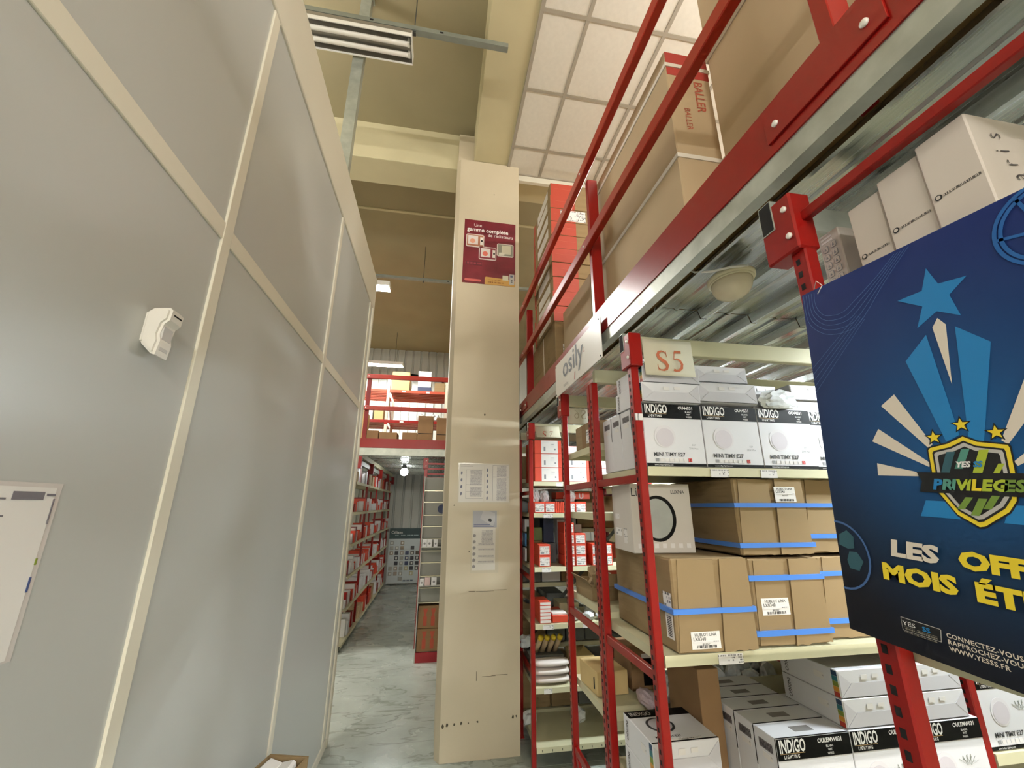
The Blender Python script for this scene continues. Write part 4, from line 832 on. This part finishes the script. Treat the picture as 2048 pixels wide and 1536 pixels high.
Q.patch('table_print', '-Y', .085, .175, .22, .315, pr_s, lift=.0009)
for v in (.205, .165, .115, .075): Q.patch('table_print', '-Y', .06, .185, v, v+.012, pr_s, lift=.0009); Q.patch('rule', '-Y', .05, .19, v-.004, v-.003, NI, lift=.0009)
# carton on the floor at the foot of the partition
t = thing('open_carton', 'open brown carton with white papers at the foot of the partition', 'carton', (-.592, 2.10, 0), R(-15)); K = 'side'
for (x0, x1, y0, y1) in ((-.085, .085, -.135, -.13), (-.085, .085, .125, .13), (-.085, -.08, -.13, .125), (.08, .085, -.13, .125)): bx(K, x0, x1, y0, y1, 0, .69, CARD, t)
bx('base', -.08, .08, -.13, .125, 0, .005, CARD, t)
bx('paper', -.07, .0, -.10, .10, .62, .695, WHITEP, t, .01, (0, R(14), 0)); bx('paper', .006, .07, -.09, .11, .62, .69, WHITEP, t, .01, (0, R(-10), R(8)))
bx('flap', -.085, .085, .13, .134, .60, .69, CARD, t, 0, (R(-6), 0, 0))

# ================================================================== RACK S6 (back to back with S5)
def open_carton(label, x0, x1, y0, y1, z0, z1, m, flaps=True, group=None):
    t = thing('open_carton', label, 'carton', ((x0+x1)/2, (y0+y1)/2, z0), 0, group); w_, d_, h_ = x1-x0, y1-y0, z1-z0; e = .004
    for (a, b_, c, d) in ((-w_/2, w_/2, -d_/2, -d_/2+e), (-w_/2, w_/2, d_/2-e, d_/2), (-w_/2, -w_/2+e, -d_/2+e, d_/2-e), (w_/2-e, w_/2, -d_/2+e, d_/2-e)): bx('side', a, b_, c, d, 0, h_, m, t)
    bx('base', -w_/2+e, w_/2-e, -d_/2+e, d_/2-e, 0, e, m, t)
    if flaps:
        f = bx('flap', -w_/2, w_/2, -.002, .002, 0, h_*.8, m, t, 0, (R(-28), 0, 0)); f.location = (0, -d_/2-.02, h_+h_*.3)
        f = bx('flap', -.002, .002, -d_/2, d_/2, 0, h_*.5, m, t, 0, (0, R(-40), 0)); f.location = (-w_/2-.012, 0, h_+h_*.12)
    return t
B = carton('taped_carton', 'small brown taped carton on the upper shelf behind the lamp carton rack', 'carton', .750, .99, 1.915, 2.195, 1.987, 2.112, CARD, None)
B.patch('tape', '-X', .10, .155, .001, .124, CARDD); B.patch('paper_label', '-X', .165, .25, .02, .09, LBL)
open_carton('open brown carton stuffed with wrapping paper on the shelf beside the strapped carton', .752, .93, 2.06, 2.30, 1.2645, 1.335, CARD)
o = obj('wrapping_paper', wad_me(.055, .065, .05, CARDL, 8, .3), None, (.835, 2.18, 1.315)); tag(o, 'crumpled brown wrapping paper sticking out of the open carton', 'paper')
B = carton('small_carton', 'small plain brown carton on the low shelf end beside the red upright', 'carton', .752, .905, 2.075, 2.275, .8725, .968, CARDY, None, R(4))
B.poly('hand_hole', '-X', [(.0, .0), (.012, .002), (.012, .05), (.0, .045)], DARK, .16, .02)
o = obj('padded_pack', wad_me(.04, .09, .028, mat('pink_foil', '#b9a6ab', .3, var=.15, vs=30), 3, .12), None, (.95, 1.96, .8725)); tag(o, 'long pinkish padded pack lying on the low shelf', 'pack')
o = obj('plastic_bag', wad_me(.055, .06, .06, PLAST, 21, .3), None, (1.06, 1.98, .8725)); tag(o, 'crumpled clear plastic bag on the low shelf beside the padded pack', 'bag')
B = carton('small_carton', 'brown carton with a black label on the low shelf behind the brace', 'carton', .94, 1.06, 2.10, 2.30, .8725, 1.04, CARDD, None)
B.patch('black_label', '-Y', .06, .105, .02, .13, BLACKP); B.patch('paper_label', '-Y', .055, .112, .132, .15, WHITEP)
t = thing('storage_tray', 'cream shallow tray of small parts bags behind the tall lamp cartons', 'tray', (1.48, 2.12, .8725))
for (a, b_, c, d) in ((-.26, .26, -.16, -.155), (-.26, .26, .155, .16), (-.26, -.255, -.155, .155), (.255, .26, -.155, .155)): bx('tray_side', a, b_, c, d, 0, .075, CREAM, t)
bx('tray_base', -.255, .255, -.155, .155, 0, .004, CREAM, t)
for k in range(9):
    o = obj('parts_bag', wad_me(random.uniform(.034, .042), random.uniform(.036, .046), random.uniform(.04, .06), PLAST, 40+k, .28, 2), None, (1.285+.047*k, 2.04 if k % 2 else 2.17, .8768), (0, 0, random.uniform(0, 3)))
    tag(o, 'small clear bag of fittings in the cream tray, %s from the left' % ('first', 'second', 'third', 'fourth', 'fifth', 'sixth', 'seventh', 'eighth', 'ninth')[k], 'bag', 'parts bags in the tray')
for k, (x, h_) in enumerate(((1.10, .25), (1.32, .22), (1.55, .25))):
    carton('small_carton', ('pale carton on the shelf seen through the rack, leftmost', 'pale carton on the shelf seen through the rack, middle', 'pale carton on the shelf seen through the rack, rightmost')[k], 'carton', x, x+.18, 1.95, 2.25, 1.2645, 1.2645+h_, CARDL, 'pale cartons on the rear shelf')

# ================================================================== RACK S7 (facing the viewer beyond the second aisle)
def red_carton(x0, x1, y0, y1, z0, z1, label, group, two=False, lab=.74):
    B = carton('red_carton', label, 'carton', x0, x1, y0, y1, z0, z1, ORED, group, bev=.0015)
    w_, h_ = B.w, B.h; m_ = (1-lab)/2
    B.patch('paper_label', '-Y', w_*m_, w_*(1-m_), h_*.08, h_*.84, LBLS); B.patch('price_print', '-Y', w_*(m_+.06), w_*(m_+.36), h_*.15, h_*.28, INKG, lift=.0010)
    return B
Z = 1.8825
for k in range(3):
    B = carton('device_carton', 'orange-red carton with a wide white label, %s of the left pile under the S7 sheet' % ('lowest', 'middle', 'top')[k], 'carton', .760, .985, 3.262, 3.60, Z+.1105*k, Z+.1105*k+.109, ORED, 'orange-red device cartons', bev=.0015)
    B.patch('white_label', '-Y', .055, .195, .002, .107, WHITEP); B.patch('picture', '-Y', .075, .090, .02, .055, INKG, lift=.001); B.patch('picture', '-Y', .135, .165, .05, .08, LBLS, lift=.001); B.patch('small_print', '-Y', .07, .12, .088, .098, LBLS, lift=.001); B.poly('picture', '-Y', circle(.17, .035, .007, 12), INKG, lift=.001); B.patch('small_print', '-Y', .14, .185, .012, .02, LBLS, lift=.001)
for k in range(2):
    B = carton('device_carton', 'orange-red carton with a wide white label, %s of the right pile behind the red upright' % ('lower', 'upper')[k], 'carton', 1.022, 1.215, 3.262, 3.60, Z+.1135*k, Z+.1135*k+.112, ORED, 'orange-red device cartons', bev=.0015)
    B.patch('white_label', '-Y', .022, .168, .002, .110, WHITEP); B.patch('picture', '-Y', .04, .055, .02, .055, INKG, lift=.001); B.patch('picture', '-Y', .105, .135, .05, .08, LBLS, lift=.001); B.poly('picture', '-Y', circle(.14, .035, .007, 12), INKG, lift=.001)
B = carton('device_carton', 'orange-red carton with a white label lying askew on the right pile', 'carton', 1.03, 1.2, 3.28, 3.55, Z+.2275, Z+.29, ORED, 'orange-red device cartons', bev=.0015); B.patch('white_label', '-Y', .02, .15, .002, .06, WHITEP)
for k in range(3):
    B = carton('device_carton', 'orange-red carton in the third pile, hidden behind the double upright, %s' % ('lowest', 'middle', 'top')[k], 'carton', 1.24, 1.44, 3.27, 3.60, Z+.1135*k, Z+.1135*k+.112, ORED, 'orange-red device cartons', bev=.0015); B.patch('white_label', '-Y', .03, .17, .002, .11, WHITEP)
Z = 1.6445
for k, (x0, x1) in enumerate(((.752, .836), (.838, .920), (1.02, 1.085), (1.087, 1.175))):
    red_carton(x0, x1, 3.262, 3.50, Z, Z+.083, 'small red carton with a square label on the second shelf, %s' % ('far left', 'second from left', 'third from left', 'fourth from left')[k], 'small red cartons on the second shelf', lab=.86)
for k in range(6): 
    o = carton('slim_red_carton', 'slim red carton standing edge-on on the second shelf, %s from the left' % ('first', 'second', 'third', 'fourth', 'fifth', 'sixth')[k], 'carton', .925+.015*k, .938+.015*k, 3.27, 3.5, Z, Z+.085-.004*(k % 3), ORED, 'slim red cartons standing edge-on', bev=.001)
for k, (x, s, y) in enumerate(((.79, .035, 3.40), (.87, .04, 3.42), (1.08, .045, 3.40))):
    o = obj('blister_pack', wad_me(s, .05, .055, PLAST, 60+k, .2), None, (x, y, Z+.0835)); tag(o, 'shiny clear blister pack on the small red cartons, %s' % ('left', 'middle', 'right')[k], 'pack')
B = carton('header_box', 'red display box with a white letter U under the top shelf', 'box', 1.00, 1.30, 3.505, 3.66, Z+.108, Z+.165, ORED, None); B.text('-Y', 'U', .20, .005, .06, WINK, .04)
B = carton('grey_tray_box', 'grey open box with a white rim behind the small red cartons', 'box', .99, 1.12, 3.505, 3.64, Z, Z+.105, mat('grey_box', '#5d625c', .6), None); B.patch('rim', '-Y', 0, .13, .095, .105, WHITEP)
# third level
Z = 1.2575
SB = mat('sky_blue_carton', '#4f86b5', .5); NB_ = mat('navy_carton', '#23344f', .5); GN = mat('green_carton', '#5f6f3f', .6)
for k in range(3): carton('blue_carton', 'blue and white carton at the back of the third shelf beside the pillar, %s' % ('low', 'middle', 'high')[k], 'carton', .745, .79, 3.60, 3.70, Z+.115*k, Z+.115*k+.10, WHITEB if k != 1 else SB, 'blue and white cartons')
carton('navy_carton', 'navy blue carton at the back of the third shelf', 'carton', .88, .97, 3.50, 3.62, Z+.15, Z+.335, NB_, None)
carton('navy_carton', 'grey carton under the navy blue carton on the third shelf', 'carton', .86, .98, 3.48, 3.64, Z, Z+.148, mat('slate_carton', '#6b7074', .6), None)
carton('green_carton', 'green and brown carton on the third shelf behind the red upright', 'carton', .76, .86, 3.46, 3.60, Z+.17, Z+.27, GN, None)
carton('plain_carton', 'brown carton carrying the green and brown carton', 'carton', .76, .855, 3.45, 3.62, Z, Z+.168, CARDD, None)
k = 0
for col, (x0, x1, n_) in enumerate(((.783, .872, 2), (.985, 1.068, 4), (1.072, 1.158, 3), (1.205, 1.285, 2), (1.29, 1.37, 2))):
    for r_ in range(n_):
        red_carton(x0, x1, 3.262, 3.44, Z+.0785*r_, Z+.0785*r_+.077, 'red carton with a square label, third shelf, column %s, %s' % (('one', 'two', 'three', 'four', 'five')[col], ('lowest', 'second up', 'third up', 'topmost')[r_]), 'red cartons stacked on the third shelf', lab=.84)
carton('white_slim_carton', 'white upright carton behind the red cartons, left', 'carton', 1.00, 1.07, 3.50, 3.60, Z+.05, Z+.33, WHITEB, 'white upright cartons')
carton('white_slim_carton', 'white upright carton behind the red cartons, right', 'carton', 1.14, 1.20, 3.47, 3.56, Z+.155, Z+.29, WHITEB, 'white upright cartons')
# fourth level
Z = .8775
for k in range(6):
    B = carton('thin_red_carton', 'thin red carton, number %s up in the little pile on the fourth shelf' % ('one', 'two', 'three', 'four', 'five', 'six')[k], 'carton', .783, .866, 3.262, 3.45, Z+.0235*k, Z+.0235*k+.023, ORED, 'pile of thin red cartons', bev=.001); B.patch('paper_label', '-Y', .003, .080, .003, .020, WHITEP)
carton('red_tray', 'low red tray on the fourth shelf beside the pile of thin cartons', 'tray', .88, 1.0, 3.27, 3.55, Z, Z+.045, ORED, None)
carton('white_slab', 'white flat packet lying on the red tray', 'packet', .885, .995, 3.29, 3.40, Z+.0455, Z+.058, WHITEP, None)
for k in range(5):
    o = obj('blister_pack', wad_me(.038, .042, .035, PLAST, 70+k, .28, 2), None, (1.055+.056*k, 3.31+.125*(k % 2), Z+.001), (0, 0, k)); tag(o, 'shiny grey blister pack on the fourth shelf, %s from the left' % ('first', 'second', 'third', 'fourth', 'fifth')[k], 'pack', 'blister packs on the fourth shelf')
carton('cream_box', 'cream box with a dark front at the right of the fourth shelf', 'box', 1.0, 1.16, 3.50, 3.68, Z, Z+.08, CREAM, None)
# fifth level
Z = .4825
for k in range(3):
    t = thing('white_roll_pack', 'rolled white padded sleeve, %s of the pile on the low shelf' % ('lowest', 'middle', 'top')[k], 'pack', (.875, 3.335, Z+.002+.0505*k), 0, 'white padded sleeves')
    vs, fs = [], []
    for i in range(9):
        x = -.125+.25*i/8; e_ = .7+.3*math.sin(math.pi*min(1, max(0, i/8)))**.4
        for j in range(12):
            a = 2*math.pi*j/12; vs.append((x, .062*math.cos(a)*e_, .0245+.0245*math.sin(a)*e_))
    for i in range(8):
        for j in range(12): fs.append((i*12+j, i*12+(j+1) % 12, (i+1)*12+(j+1) % 12, (i+1)*12+j))
    fs += [tuple(range(12))[::-1], tuple(range(96, 108))]; obj('sleeve', mesh('roll', vs, fs, mat('padded_white', '#d8cdc6', .35), True), t)
carton('grey_slab', 'dark grey flat pack standing behind the white padded sleeves', 'pack', .74, 1.0, 3.42, 3.66, Z, Z+.145, mat('dark_slab', '#5e5f58', .35), None)
for k in range(4):
    t = thing('capped_tube', 'brown tube with a yellow cap leaning on the low shelf, %s from the pillar' % ('first', 'second', 'third', 'fourth')[k], 'tube', (.80+.05*k, 3.50, Z+.1455), 0, 'yellow-capped tubes')
    obj('tube_body', tube_me([(0, 0, .0), (.025, -.06, .10)], .019, CARDL, 10), t); obj('cap', tube_me([(.025, -.06, .10), (.030, -.072, .12)], .021, mat('yellow_cap', '#d8b82c', .5), 10), t)
carton('small_carton', 'brown carton at the right of the low shelf behind the red uprights', 'carton', 1.05, 1.2, 3.30, 3.55, Z, Z+.16, CARDY, None)
for k in range(3):
    o = obj('plastic_bag', wad_me(.05, .05, .05, PLAST, 90+k, .3, 2), None, (.75+.02*k+.35*(k == 2), 3.62-.04*k, .142 if k else Z+.1455)); tag(o, ('crumpled clear bag at the pillar end of the low shelf', 'crumpled clear bag on the bottom shelf beside the pillar', 'crumpled clear bag on the bottom shelf behind the brace')[k], 'bag')
# bottom shelf slots
for k in range(12): bx('slot', .78+.07*k, .784+.07*k, 3.2475, 3.2485, .115, .128, DARK, rk7)

# rack standing back to back behind the S7 rack
rk8 = rack('shelf_rack', 'rack behind the orange-red carton rack, seen through its shelves', (XR, 1.72, 2.73), 3.78, 4.25, (0.14, 0.60, 1.06, 1.50, 1.93), '+Y', holes=False)
GREYC = mat('grey_stock', '#6c706c', .6); k = 0
for zi, z in enumerate((0.14, 0.60, 1.06, 1.50, 1.93)):
    x = .755; n_ = 0
    while x < 1.66:
        w_ = random.uniform(.16, .30); w_ = min(w_, 1.70-x)
        if w_ < .1: break
        m = random.choice((CARDD, GREYC, CARD, ORED, WHITEB, GREYC)); h_ = random.uniform(.18, .38 if zi < 4 else .28)
        o = bx('rear_carton', x, x+w_-.01, 3.80, 4.18, z+.004, z+.004+h_, m, None, .003)
        tag(o, '%s carton, %s along the %s shelf up, rack behind the S7 rack' % ({CARDD: 'dark brown', GREYC: 'grey', CARD: 'brown', ORED: 'red', WHITEB: 'white'}[m], ('first', 'second', 'third', 'fourth', 'fifth', 'sixth', 'seventh')[n_], ('first', 'second', 'third', 'fourth', 'fifth')[zi]), 'carton', 'cartons on the rack behind the S7 rack')
        x += w_; n_ += 1

# ================================================================== FAR AISLE BELOW THE REAR DECK
rl = thing('shelf_rack', 'long red and cream rack of red and white cartons along the far aisle', 'rack', (-1.05, 5.85, 0))
fy = (0, 1.12, 2.24, 3.36, 4.44); zs = (.075, .455, .835, 1.215, 1.610, 2.0)
for y in fy:
    for x in (-.03, -.45): bx('upright', x-.03, x, y, y+.035, 0, 2.30, RED, rl, .002)
    for z in (.6, 1.2, 1.8, 2.2): bx('brace', -.43, -.05, y+.008, y+.026, z-.015, z+.015, RED, rl)
for a, b_ in zip(fy[:-1], fy[1:]):
    for z in zs:
        s = bx('shelf', -.47, -.005, a+.036, b_-.001, z-.004, z, CREAM, rl)
        bx('front_lip', .232, .2345, -(b_-a-.037)/2, (b_-a-.037)/2, -.032, .003, CREAM, s)
bx('top_beam', -.06, -.02, 0, 4.44, 2.24, 2.30, GALV, rl)
for y in fy: bx('head_bracket', -.04, .03, y-.01, y+.06, 2.17, 2.33, RED, rl, .003)
ORD = ('first', 'second', 'third', 'fourth', 'fifth', 'sixth', 'seventh', 'eighth', 'ninth', 'tenth', 'eleventh', 'twelfth', 'thirteenth', 'fourteenth', 'fifteenth', 'sixteenth', 'seventeenth', 'eighteenth', 'nineteenth', 'twentieth')
for bi, (a, b_) in enumerate(zip(fy[:-1], fy[1:])):
    for zi, z in enumerate(zs):
        y = a+.05; n_ = 0
        while True:
            big = zi in (0, 5)
            d = random.uniform(.05, .11)*(1.7 if big else 1); h_ = random.uniform(.09, .20)*(1.25 if big else 1); m = random.choice((ORED, ORED, WHITEB, WHITEB, WHITEB, RED, CARDL if big else WHITEB))
            if zi == 5: h_ = min(h_, .20)
            if y+d > b_-.02: break
            if random.random() < .12: y += d; continue
            o = bx('stock_carton', -1.05-random.uniform(.22, .30), -1.05-random.uniform(.014, .05), 5.85+y, 5.85+y+d-.006, z+.0035, z+.0035+h_, m, None, .0015)
            c_n = 'white' if m == WHITEB else 'brown' if m == CARDL else 'red' if m == ORED else 'dark red'
            tag(o, '%s carton, %s along the %s shelf up, %s bay of the far left rack' % (c_n, ORD[n_], ORD[zi], ('nearest', 'second', 'third', 'farthest')[bi]), 'carton', 'cartons on the far left rack'); y += d; n_ += 1
# rear deck over the far aisle
RX0, RX1, RY = -1.18, 0.69, 5.87
rz_ = struct('mezzanine_floor')
bx('toe_board', RX0-1.2, RX1, RY, RY+.006, 2.452, 2.578, RED, rz_)
bx('edge_channel', RX0-1.2, RX1, RY+.004, RY+.05, 2.348, 2.452, GALV, rz_, .003)
fp = [(0, 0), (.02, 0), (.03, .03), (.17, .03), (.18, 0), (.2, 0)]
fr_ = []
for j in range(5): fr_ += [(x+.2*j, z) for x, z in fp[:-1]]
fr_.append((1.0, 0)); k = len(fr_)
fme = mesh('deck2', [(0, x, z) for x, z in fr_]+[(3.05, x, z) for x, z in fr_], [(i, i+1, i+1+k, i+k) for i in range(k-1)], GALVD)
for i in range(5): obj('deck_sheet', fme, rz_, (RX0-1.2, RY+.03+i*.9, 2.40))
bx('deck_board', RX0-1.2, RX1, RY+.01, 10.40, 2.436, 2.455, MATS['chipboard'], rz_)
bx('side_channel', -1.10, -1.06, RY+.05, 10.3, 2.336, 2.40, CREAM, rz_)
g2 = thing('guardrail', 'red steel guardrail on the rear deck over the far aisle', 'guardrail', (RX0-1.2, RY, 2.456))
gl2 = RX1-RX0+1.2
for z0, z1 in ((.98, 1.045), (.52, .58)): bx('rail', 0, gl2, -.01, .025, z0, z1, REDR, g2, .003)
for x in (.3, 1.32, 2.75): bx('post', x, x+.055, .026, .06, 0, 1.03, RED, g2, .002); obj('bolt', lathe_me([(.008, 0), (.009, .004), (.004, .006)], WPLAST, 8), g2, (x+.02, -.012, 1.012), (R(90), 0, 0)); obj('bolt', lathe_me([(.008, 0), (.009, .004), (.004, .006)], WPLAST, 8), g2, (x+.02, -.012, .55), (R(90), 0, 0))
# lit globe lamp under the rear deck
t = thing('globe_lamp', 'lit glass globe lamp hanging under the rear deck', 'lamp', (-.60, 7.72, 2.40))
obj('socket', lathe_me([(.03, .0), (.035, -.02), (.045, -.06), (.04, -.07)], STEELD, 14), t); obj('globe', lathe_me([(.035, -.07), (.060, -.095), (.070, -.13), (.060, -.165), (.035, -.19), (.005, -.198)], LAMPON2, 20), t)
# red portal upright at the right of the far aisle with a red panel
t = thing('portal_frame', 'red portal frame with a solid red panel over the slatted display stand', 'frame', (-.19, 5.90, 0))
bx('upright', 0, .045, 0, .05, 0, 2.33, RED, t, .003); bx('head_bracket', -.02, .05, -.01, .06, 2.18, 2.33, RED, t, .003); bx('panel', .046, .85, .02, .03, 1.86, 2.07, mat('red_panel', '#8f1620', .5), t)
for z in (2.10, 2.17, 2.24): bx('cross_bar', .046, .85, .0, .02, z, z+.025, RED, t)
for z in (2.29, 2.22): obj('bolt', lathe_me([(.008, 0), (.009, .004), (.004, .006)], WPLAST, 8), t, (.02, -.012, z), (R(90), 0, 0))
# slatted display stand
t = thing('display_stand', 'grey slatwall display stand with bright slat edges left of the pillar', 'stand', (-.165, 5.41, 0))
SLW = mat('slatwall_grey', '#83837c', .5); SLE = mat('slat_edge', '#d8d4bb', .3, .6)
bx('side_panel', 0, .012, 0, .45, 0, 2.05, mat('stand_side', '#a9a9a2', .5), t); bx('side_panel', .90, .912, 0, .45, 0, 2.05, MATS['stand_side'], t)
bx('plinth', .012, .90, .0, .02, 0, .10, mat('red_panel', '#8f1620', .5), t); bx('back_board', .012, .90, .44, .45, .1, 2.05, SLW, t)
zz = (.60, .757, .885, 1.033, 1.166, 1.30, 1.444, 1.578, 1.732, 1.87, 2.04)
for a, b_ in zip(zz[:-1], zz[1:]): bx('slat', .012, .90, .03, .044, a+.012, b_-.004, SLW, t, .002)
for z in zz[:-1]: bx('slat_edge', .012, .90, .026, .036, z-.002, z+.008, SLE, t)
for z in (1.22, .80): bx('stand_shelf', .012, .88, -.06, .03, z-.01, z, MATS['stand_side'], t)
obj('round_sticker', ext_me(circle(0, 0, .055, 20), .001, mat('navy_sticker', '#26304f', .5)), t, (.235, .027, 1.655), (R(90), 0, 0))
for k, (x, w_, z, h_, m) in enumerate(((.02, .055, 1.22, .085, WHITEB), (.078, .055, 1.22, .085, WHITEB), (.155, .045, 1.22, .08, WHITEB), (.018, .045, .80, .07, WHITEB), (.075, .06, .80, .08, mat('pink_pack', '#cdb5b4', .5)), (.150, .06, .80, .085, WHITEB))):
    B = carton('switch_pack', 'small %s pack on the %s ledge of the display stand, %s of three' % ('pinkish' if k == 4 else 'white', 'upper' if z > 1 else 'lower', ('left', 'middle', 'right')[k % 3]), 'pack', -.165+x, -.165+x+w_, 5.36, 5.40, z+.0005, z+h_, m, 'packs on the display stand', bev=.001)
    if k != 4: B.poly('picture', '-Y', circle(w_/2, h_*.45, w_*.24, 12), INKG)
RCD = mat('russet_print', '#a5452c', .6)
for k in range(2):
    B = carton('tall_pack', 'brown carton with red bottle prints in the base of the display stand, %s' % ('lower', 'upper')[k], 'carton', -.145, .14, 5.425, 5.60, .105+.235*k, .335+.235*k, CARDD, 'brown cartons in the display stand')
    for q in (.06, .15): B.poly('bottle_print', '-Y', [(0, .02), (.04, .02), (.042, .11), (.03, .13), (.05, .20), (-.006, .20), (.012, .13), (-.002, .11)], RCD, q, .005)
# switch sample board on the far wall
t = thing('sample_board', 'white sample board of switch plates with a dark green header on the far wall', 'board', (-1.02, 10.30, 0)); P = Box(t, 0, 0, 0)
bx('panel', 0, .72, 0, .03, .03, 1.19, mat('board_white', '#b9c1c1', .5), t); bx('header', 0, .72, -.004, 0, .965, 1.19, mat('board_green', '#2d4444', .5), t)
def bt(st, u, v, s, m): 
    o = obj('lettering', text_me(st, s, m), t, (u, -.006, v), (R(90), 0, 0))
bt('Céliane', .035, 1.075, .085, WINK)
bx('tagline', .12, .66, -.0055, -.004, 1.03, 1.045, print_mat('tagline_print', '#2d4444', '#9fb0b0', .02, .9, 60), t)
cols = ('#b9beba', '#8a7c68', '#6f6a62', '#23232a', '#2a3358', '#3b2d1e', '#94948c', '#a6a07a', '#9b8f80', '#15151a')
for r_, row in enumerate(('6.1...', '661 3.', '138455', '.36433', '.36433', '686735', '686 7.', '..6...')):
    for c_i, ch_ in enumerate(row):
        if ch_ in '. ': continue
        x = .03+.115*c_i; z = .875-.107*r_
        p = bx('switch_plate', x, x+.078, -.008, 0, z-.04, z+.038, mat('plate_'+ch_, cols[int(ch_)], .4), t, .002)
        if (c_i+r_) % 2 == 0: bx('rocker', -.018, .018, -.007, -.004, -.022, .022, mat('rocker_pale', '#cfcfc6', .4), p)
for k in range(3): bx('logo_print', .36+.08*k, .42+.08*k, -.002, 0, .07, .10, mat('board_logo', '#6d7680', .6), t)

# ================================================================== REAR DECK SHELVES
ur = thing('shelf_rack', 'red and white rack with ribbed orange shelves on the rear deck', 'rack', (-1.9, 6.95, 2.456))
ORS = mat('orange_shelf', '#b5482c', .5); WUP = mat('white_upright', '#cfc6b2', .5)
for x in (.0, .98, 1.95):
    for y in (0, .8): bx('upright', x, x+.045, y, y+.05, 0, 1.30, WUP, ur, .003); 
    bx('lower_collar', x-.002, x+.047, -.002, .052, .52, .60, RED, ur); bar('brace', (x+.02, .05, 1.1), (x+.02, .8, .6), .02, .03, WUP, ur)
for (z, m) in ((1.12, ORS), (.60, RED), (.14, RED)):
    for a, b_ in ((.047, .978), (1.027, 1.948)):
        bx('shelf_beam', a, b_, -.004, .03, z-.05, z, m, ur, .002)
        for q in range(7): bx('shelf_rib', a, b_, .05+.108*q, .05+.108*q+.06, z-.03, z-.008, ORS if z > 1 else RED, ur)
        for q in range(2): obj('price_tag', ext_me([(0, 0), (.06, 0), (.06, .03), (0, .03)], .0008, LBLS), ur, (a+.2+.4*q, -.0045, z-.04), (R(90), 0, 0))
def ubox(label, x0, x1, z0, z1, m, y0=6.97, y1=7.45, group='cartons on the rear deck rack', name='stock_carton'):
    o = bx(name, x0, x1, y0, y1, z0, z1, m, None, .003); return tag(o, label, 'carton', group)
zt = 2.456+1.1205
ubox('cream carton with a white strip on the top shelf of the rear deck rack', -.86, -.56, zt, zt+.21, CARDY); ubox('pale wide carton on the cream carton of the rear deck rack', -.855, -.565, zt+.211, zt+.33, CARDY)
ubox('white carton on the top shelf of the rear deck rack', -.42, -.20, zt+.075, zt+.36, WHITEP); ubox('navy and brown carton under the white carton of the rear deck rack', -.42, -.19, zt, zt+.0745, mat('navy_carton2', '#3c4560', .6)); ubox('brown carton at the pillar end of the top rear shelf', -.14, .04, zt, zt+.16, CARD)
zt = 2.456+.6005
ubox('brown carton pair beside the white upright of the rear rack', -1.10, -.95, zt, zt+.19, CARDY); ubox('white carton at the left of the middle rear shelf', -1.34, -1.12, zt, zt+.20, WHITEB)
zt = 2.456+.1405
ubox('tan carton at the left of the lower rear shelf', -1.11, -.935, zt, zt+.20, CARDY); ubox('white carton in the middle of the lower rear shelf', -.62, -.44, zt, zt+.26, WHITEB); ubox('pale blue carton on the lower rear shelf', -.40, -.24, zt, zt+.24, mat('pale_blue_carton', '#b9c6cf', .5))
for k, (x, z, s) in enumerate(((-.76, zt, .10), (-.33, 2.456+.6005, .08), (-.10, 2.456+.6005, .08))):
    o = obj('white_bag', wad_me(s, .12, s*1.1, mat('white_bag_film', '#c9ccca', .35), 120+k, .2), None, (x, 7.15, z)); tag(o, ('crumpled white bag on the lower rear shelf', 'left of the two white bags on the middle rear shelf', 'right of the two white bags on the middle rear shelf')[k], 'bag')
for k, (x0, x1, h_, m) in enumerate(((-1.05, -.88, .28, CARDD), (-.87, -.62, .26, CARDD), (-.545, -.335, .265, CARDD), (-.33, -.11, .52, CARDD), (-.06, .16, .50, CARDD))):
    o = carton('deck_carton', 'brown carton behind the rear toe board, %s from the left' % ('first', 'second', 'third', 'fourth', 'fifth')[k], 'carton', x0, x1, 6.15, 6.45, 2.4565, 2.4565+h_, m, 'brown cartons along the rear toe board')
    if k > 2: bx('lid_gap', -.1, .1, -.1505, -.149, h_*.48, h_*.50, DARK, o.root)
ubox('large tan carton leaning at the left end of the rear deck', -1.42, -1.08, 2.4565, 3.02, CARDY, 6.1, 6.5)
# cable along the far wall
o = obj('wall_cable', tube_me([(-1.2, 10.33, 4.95), (-.6, 10.33, 4.88), (-.2, 10.33, 4.83), (-.02, 10.33, 4.78), (.05, 10.33, 4.65), (.06, 10.33, 4.2)], .03, BLACKP, 8)); tag(o, 'black cable loom running along the top of the far wall', 'cable')
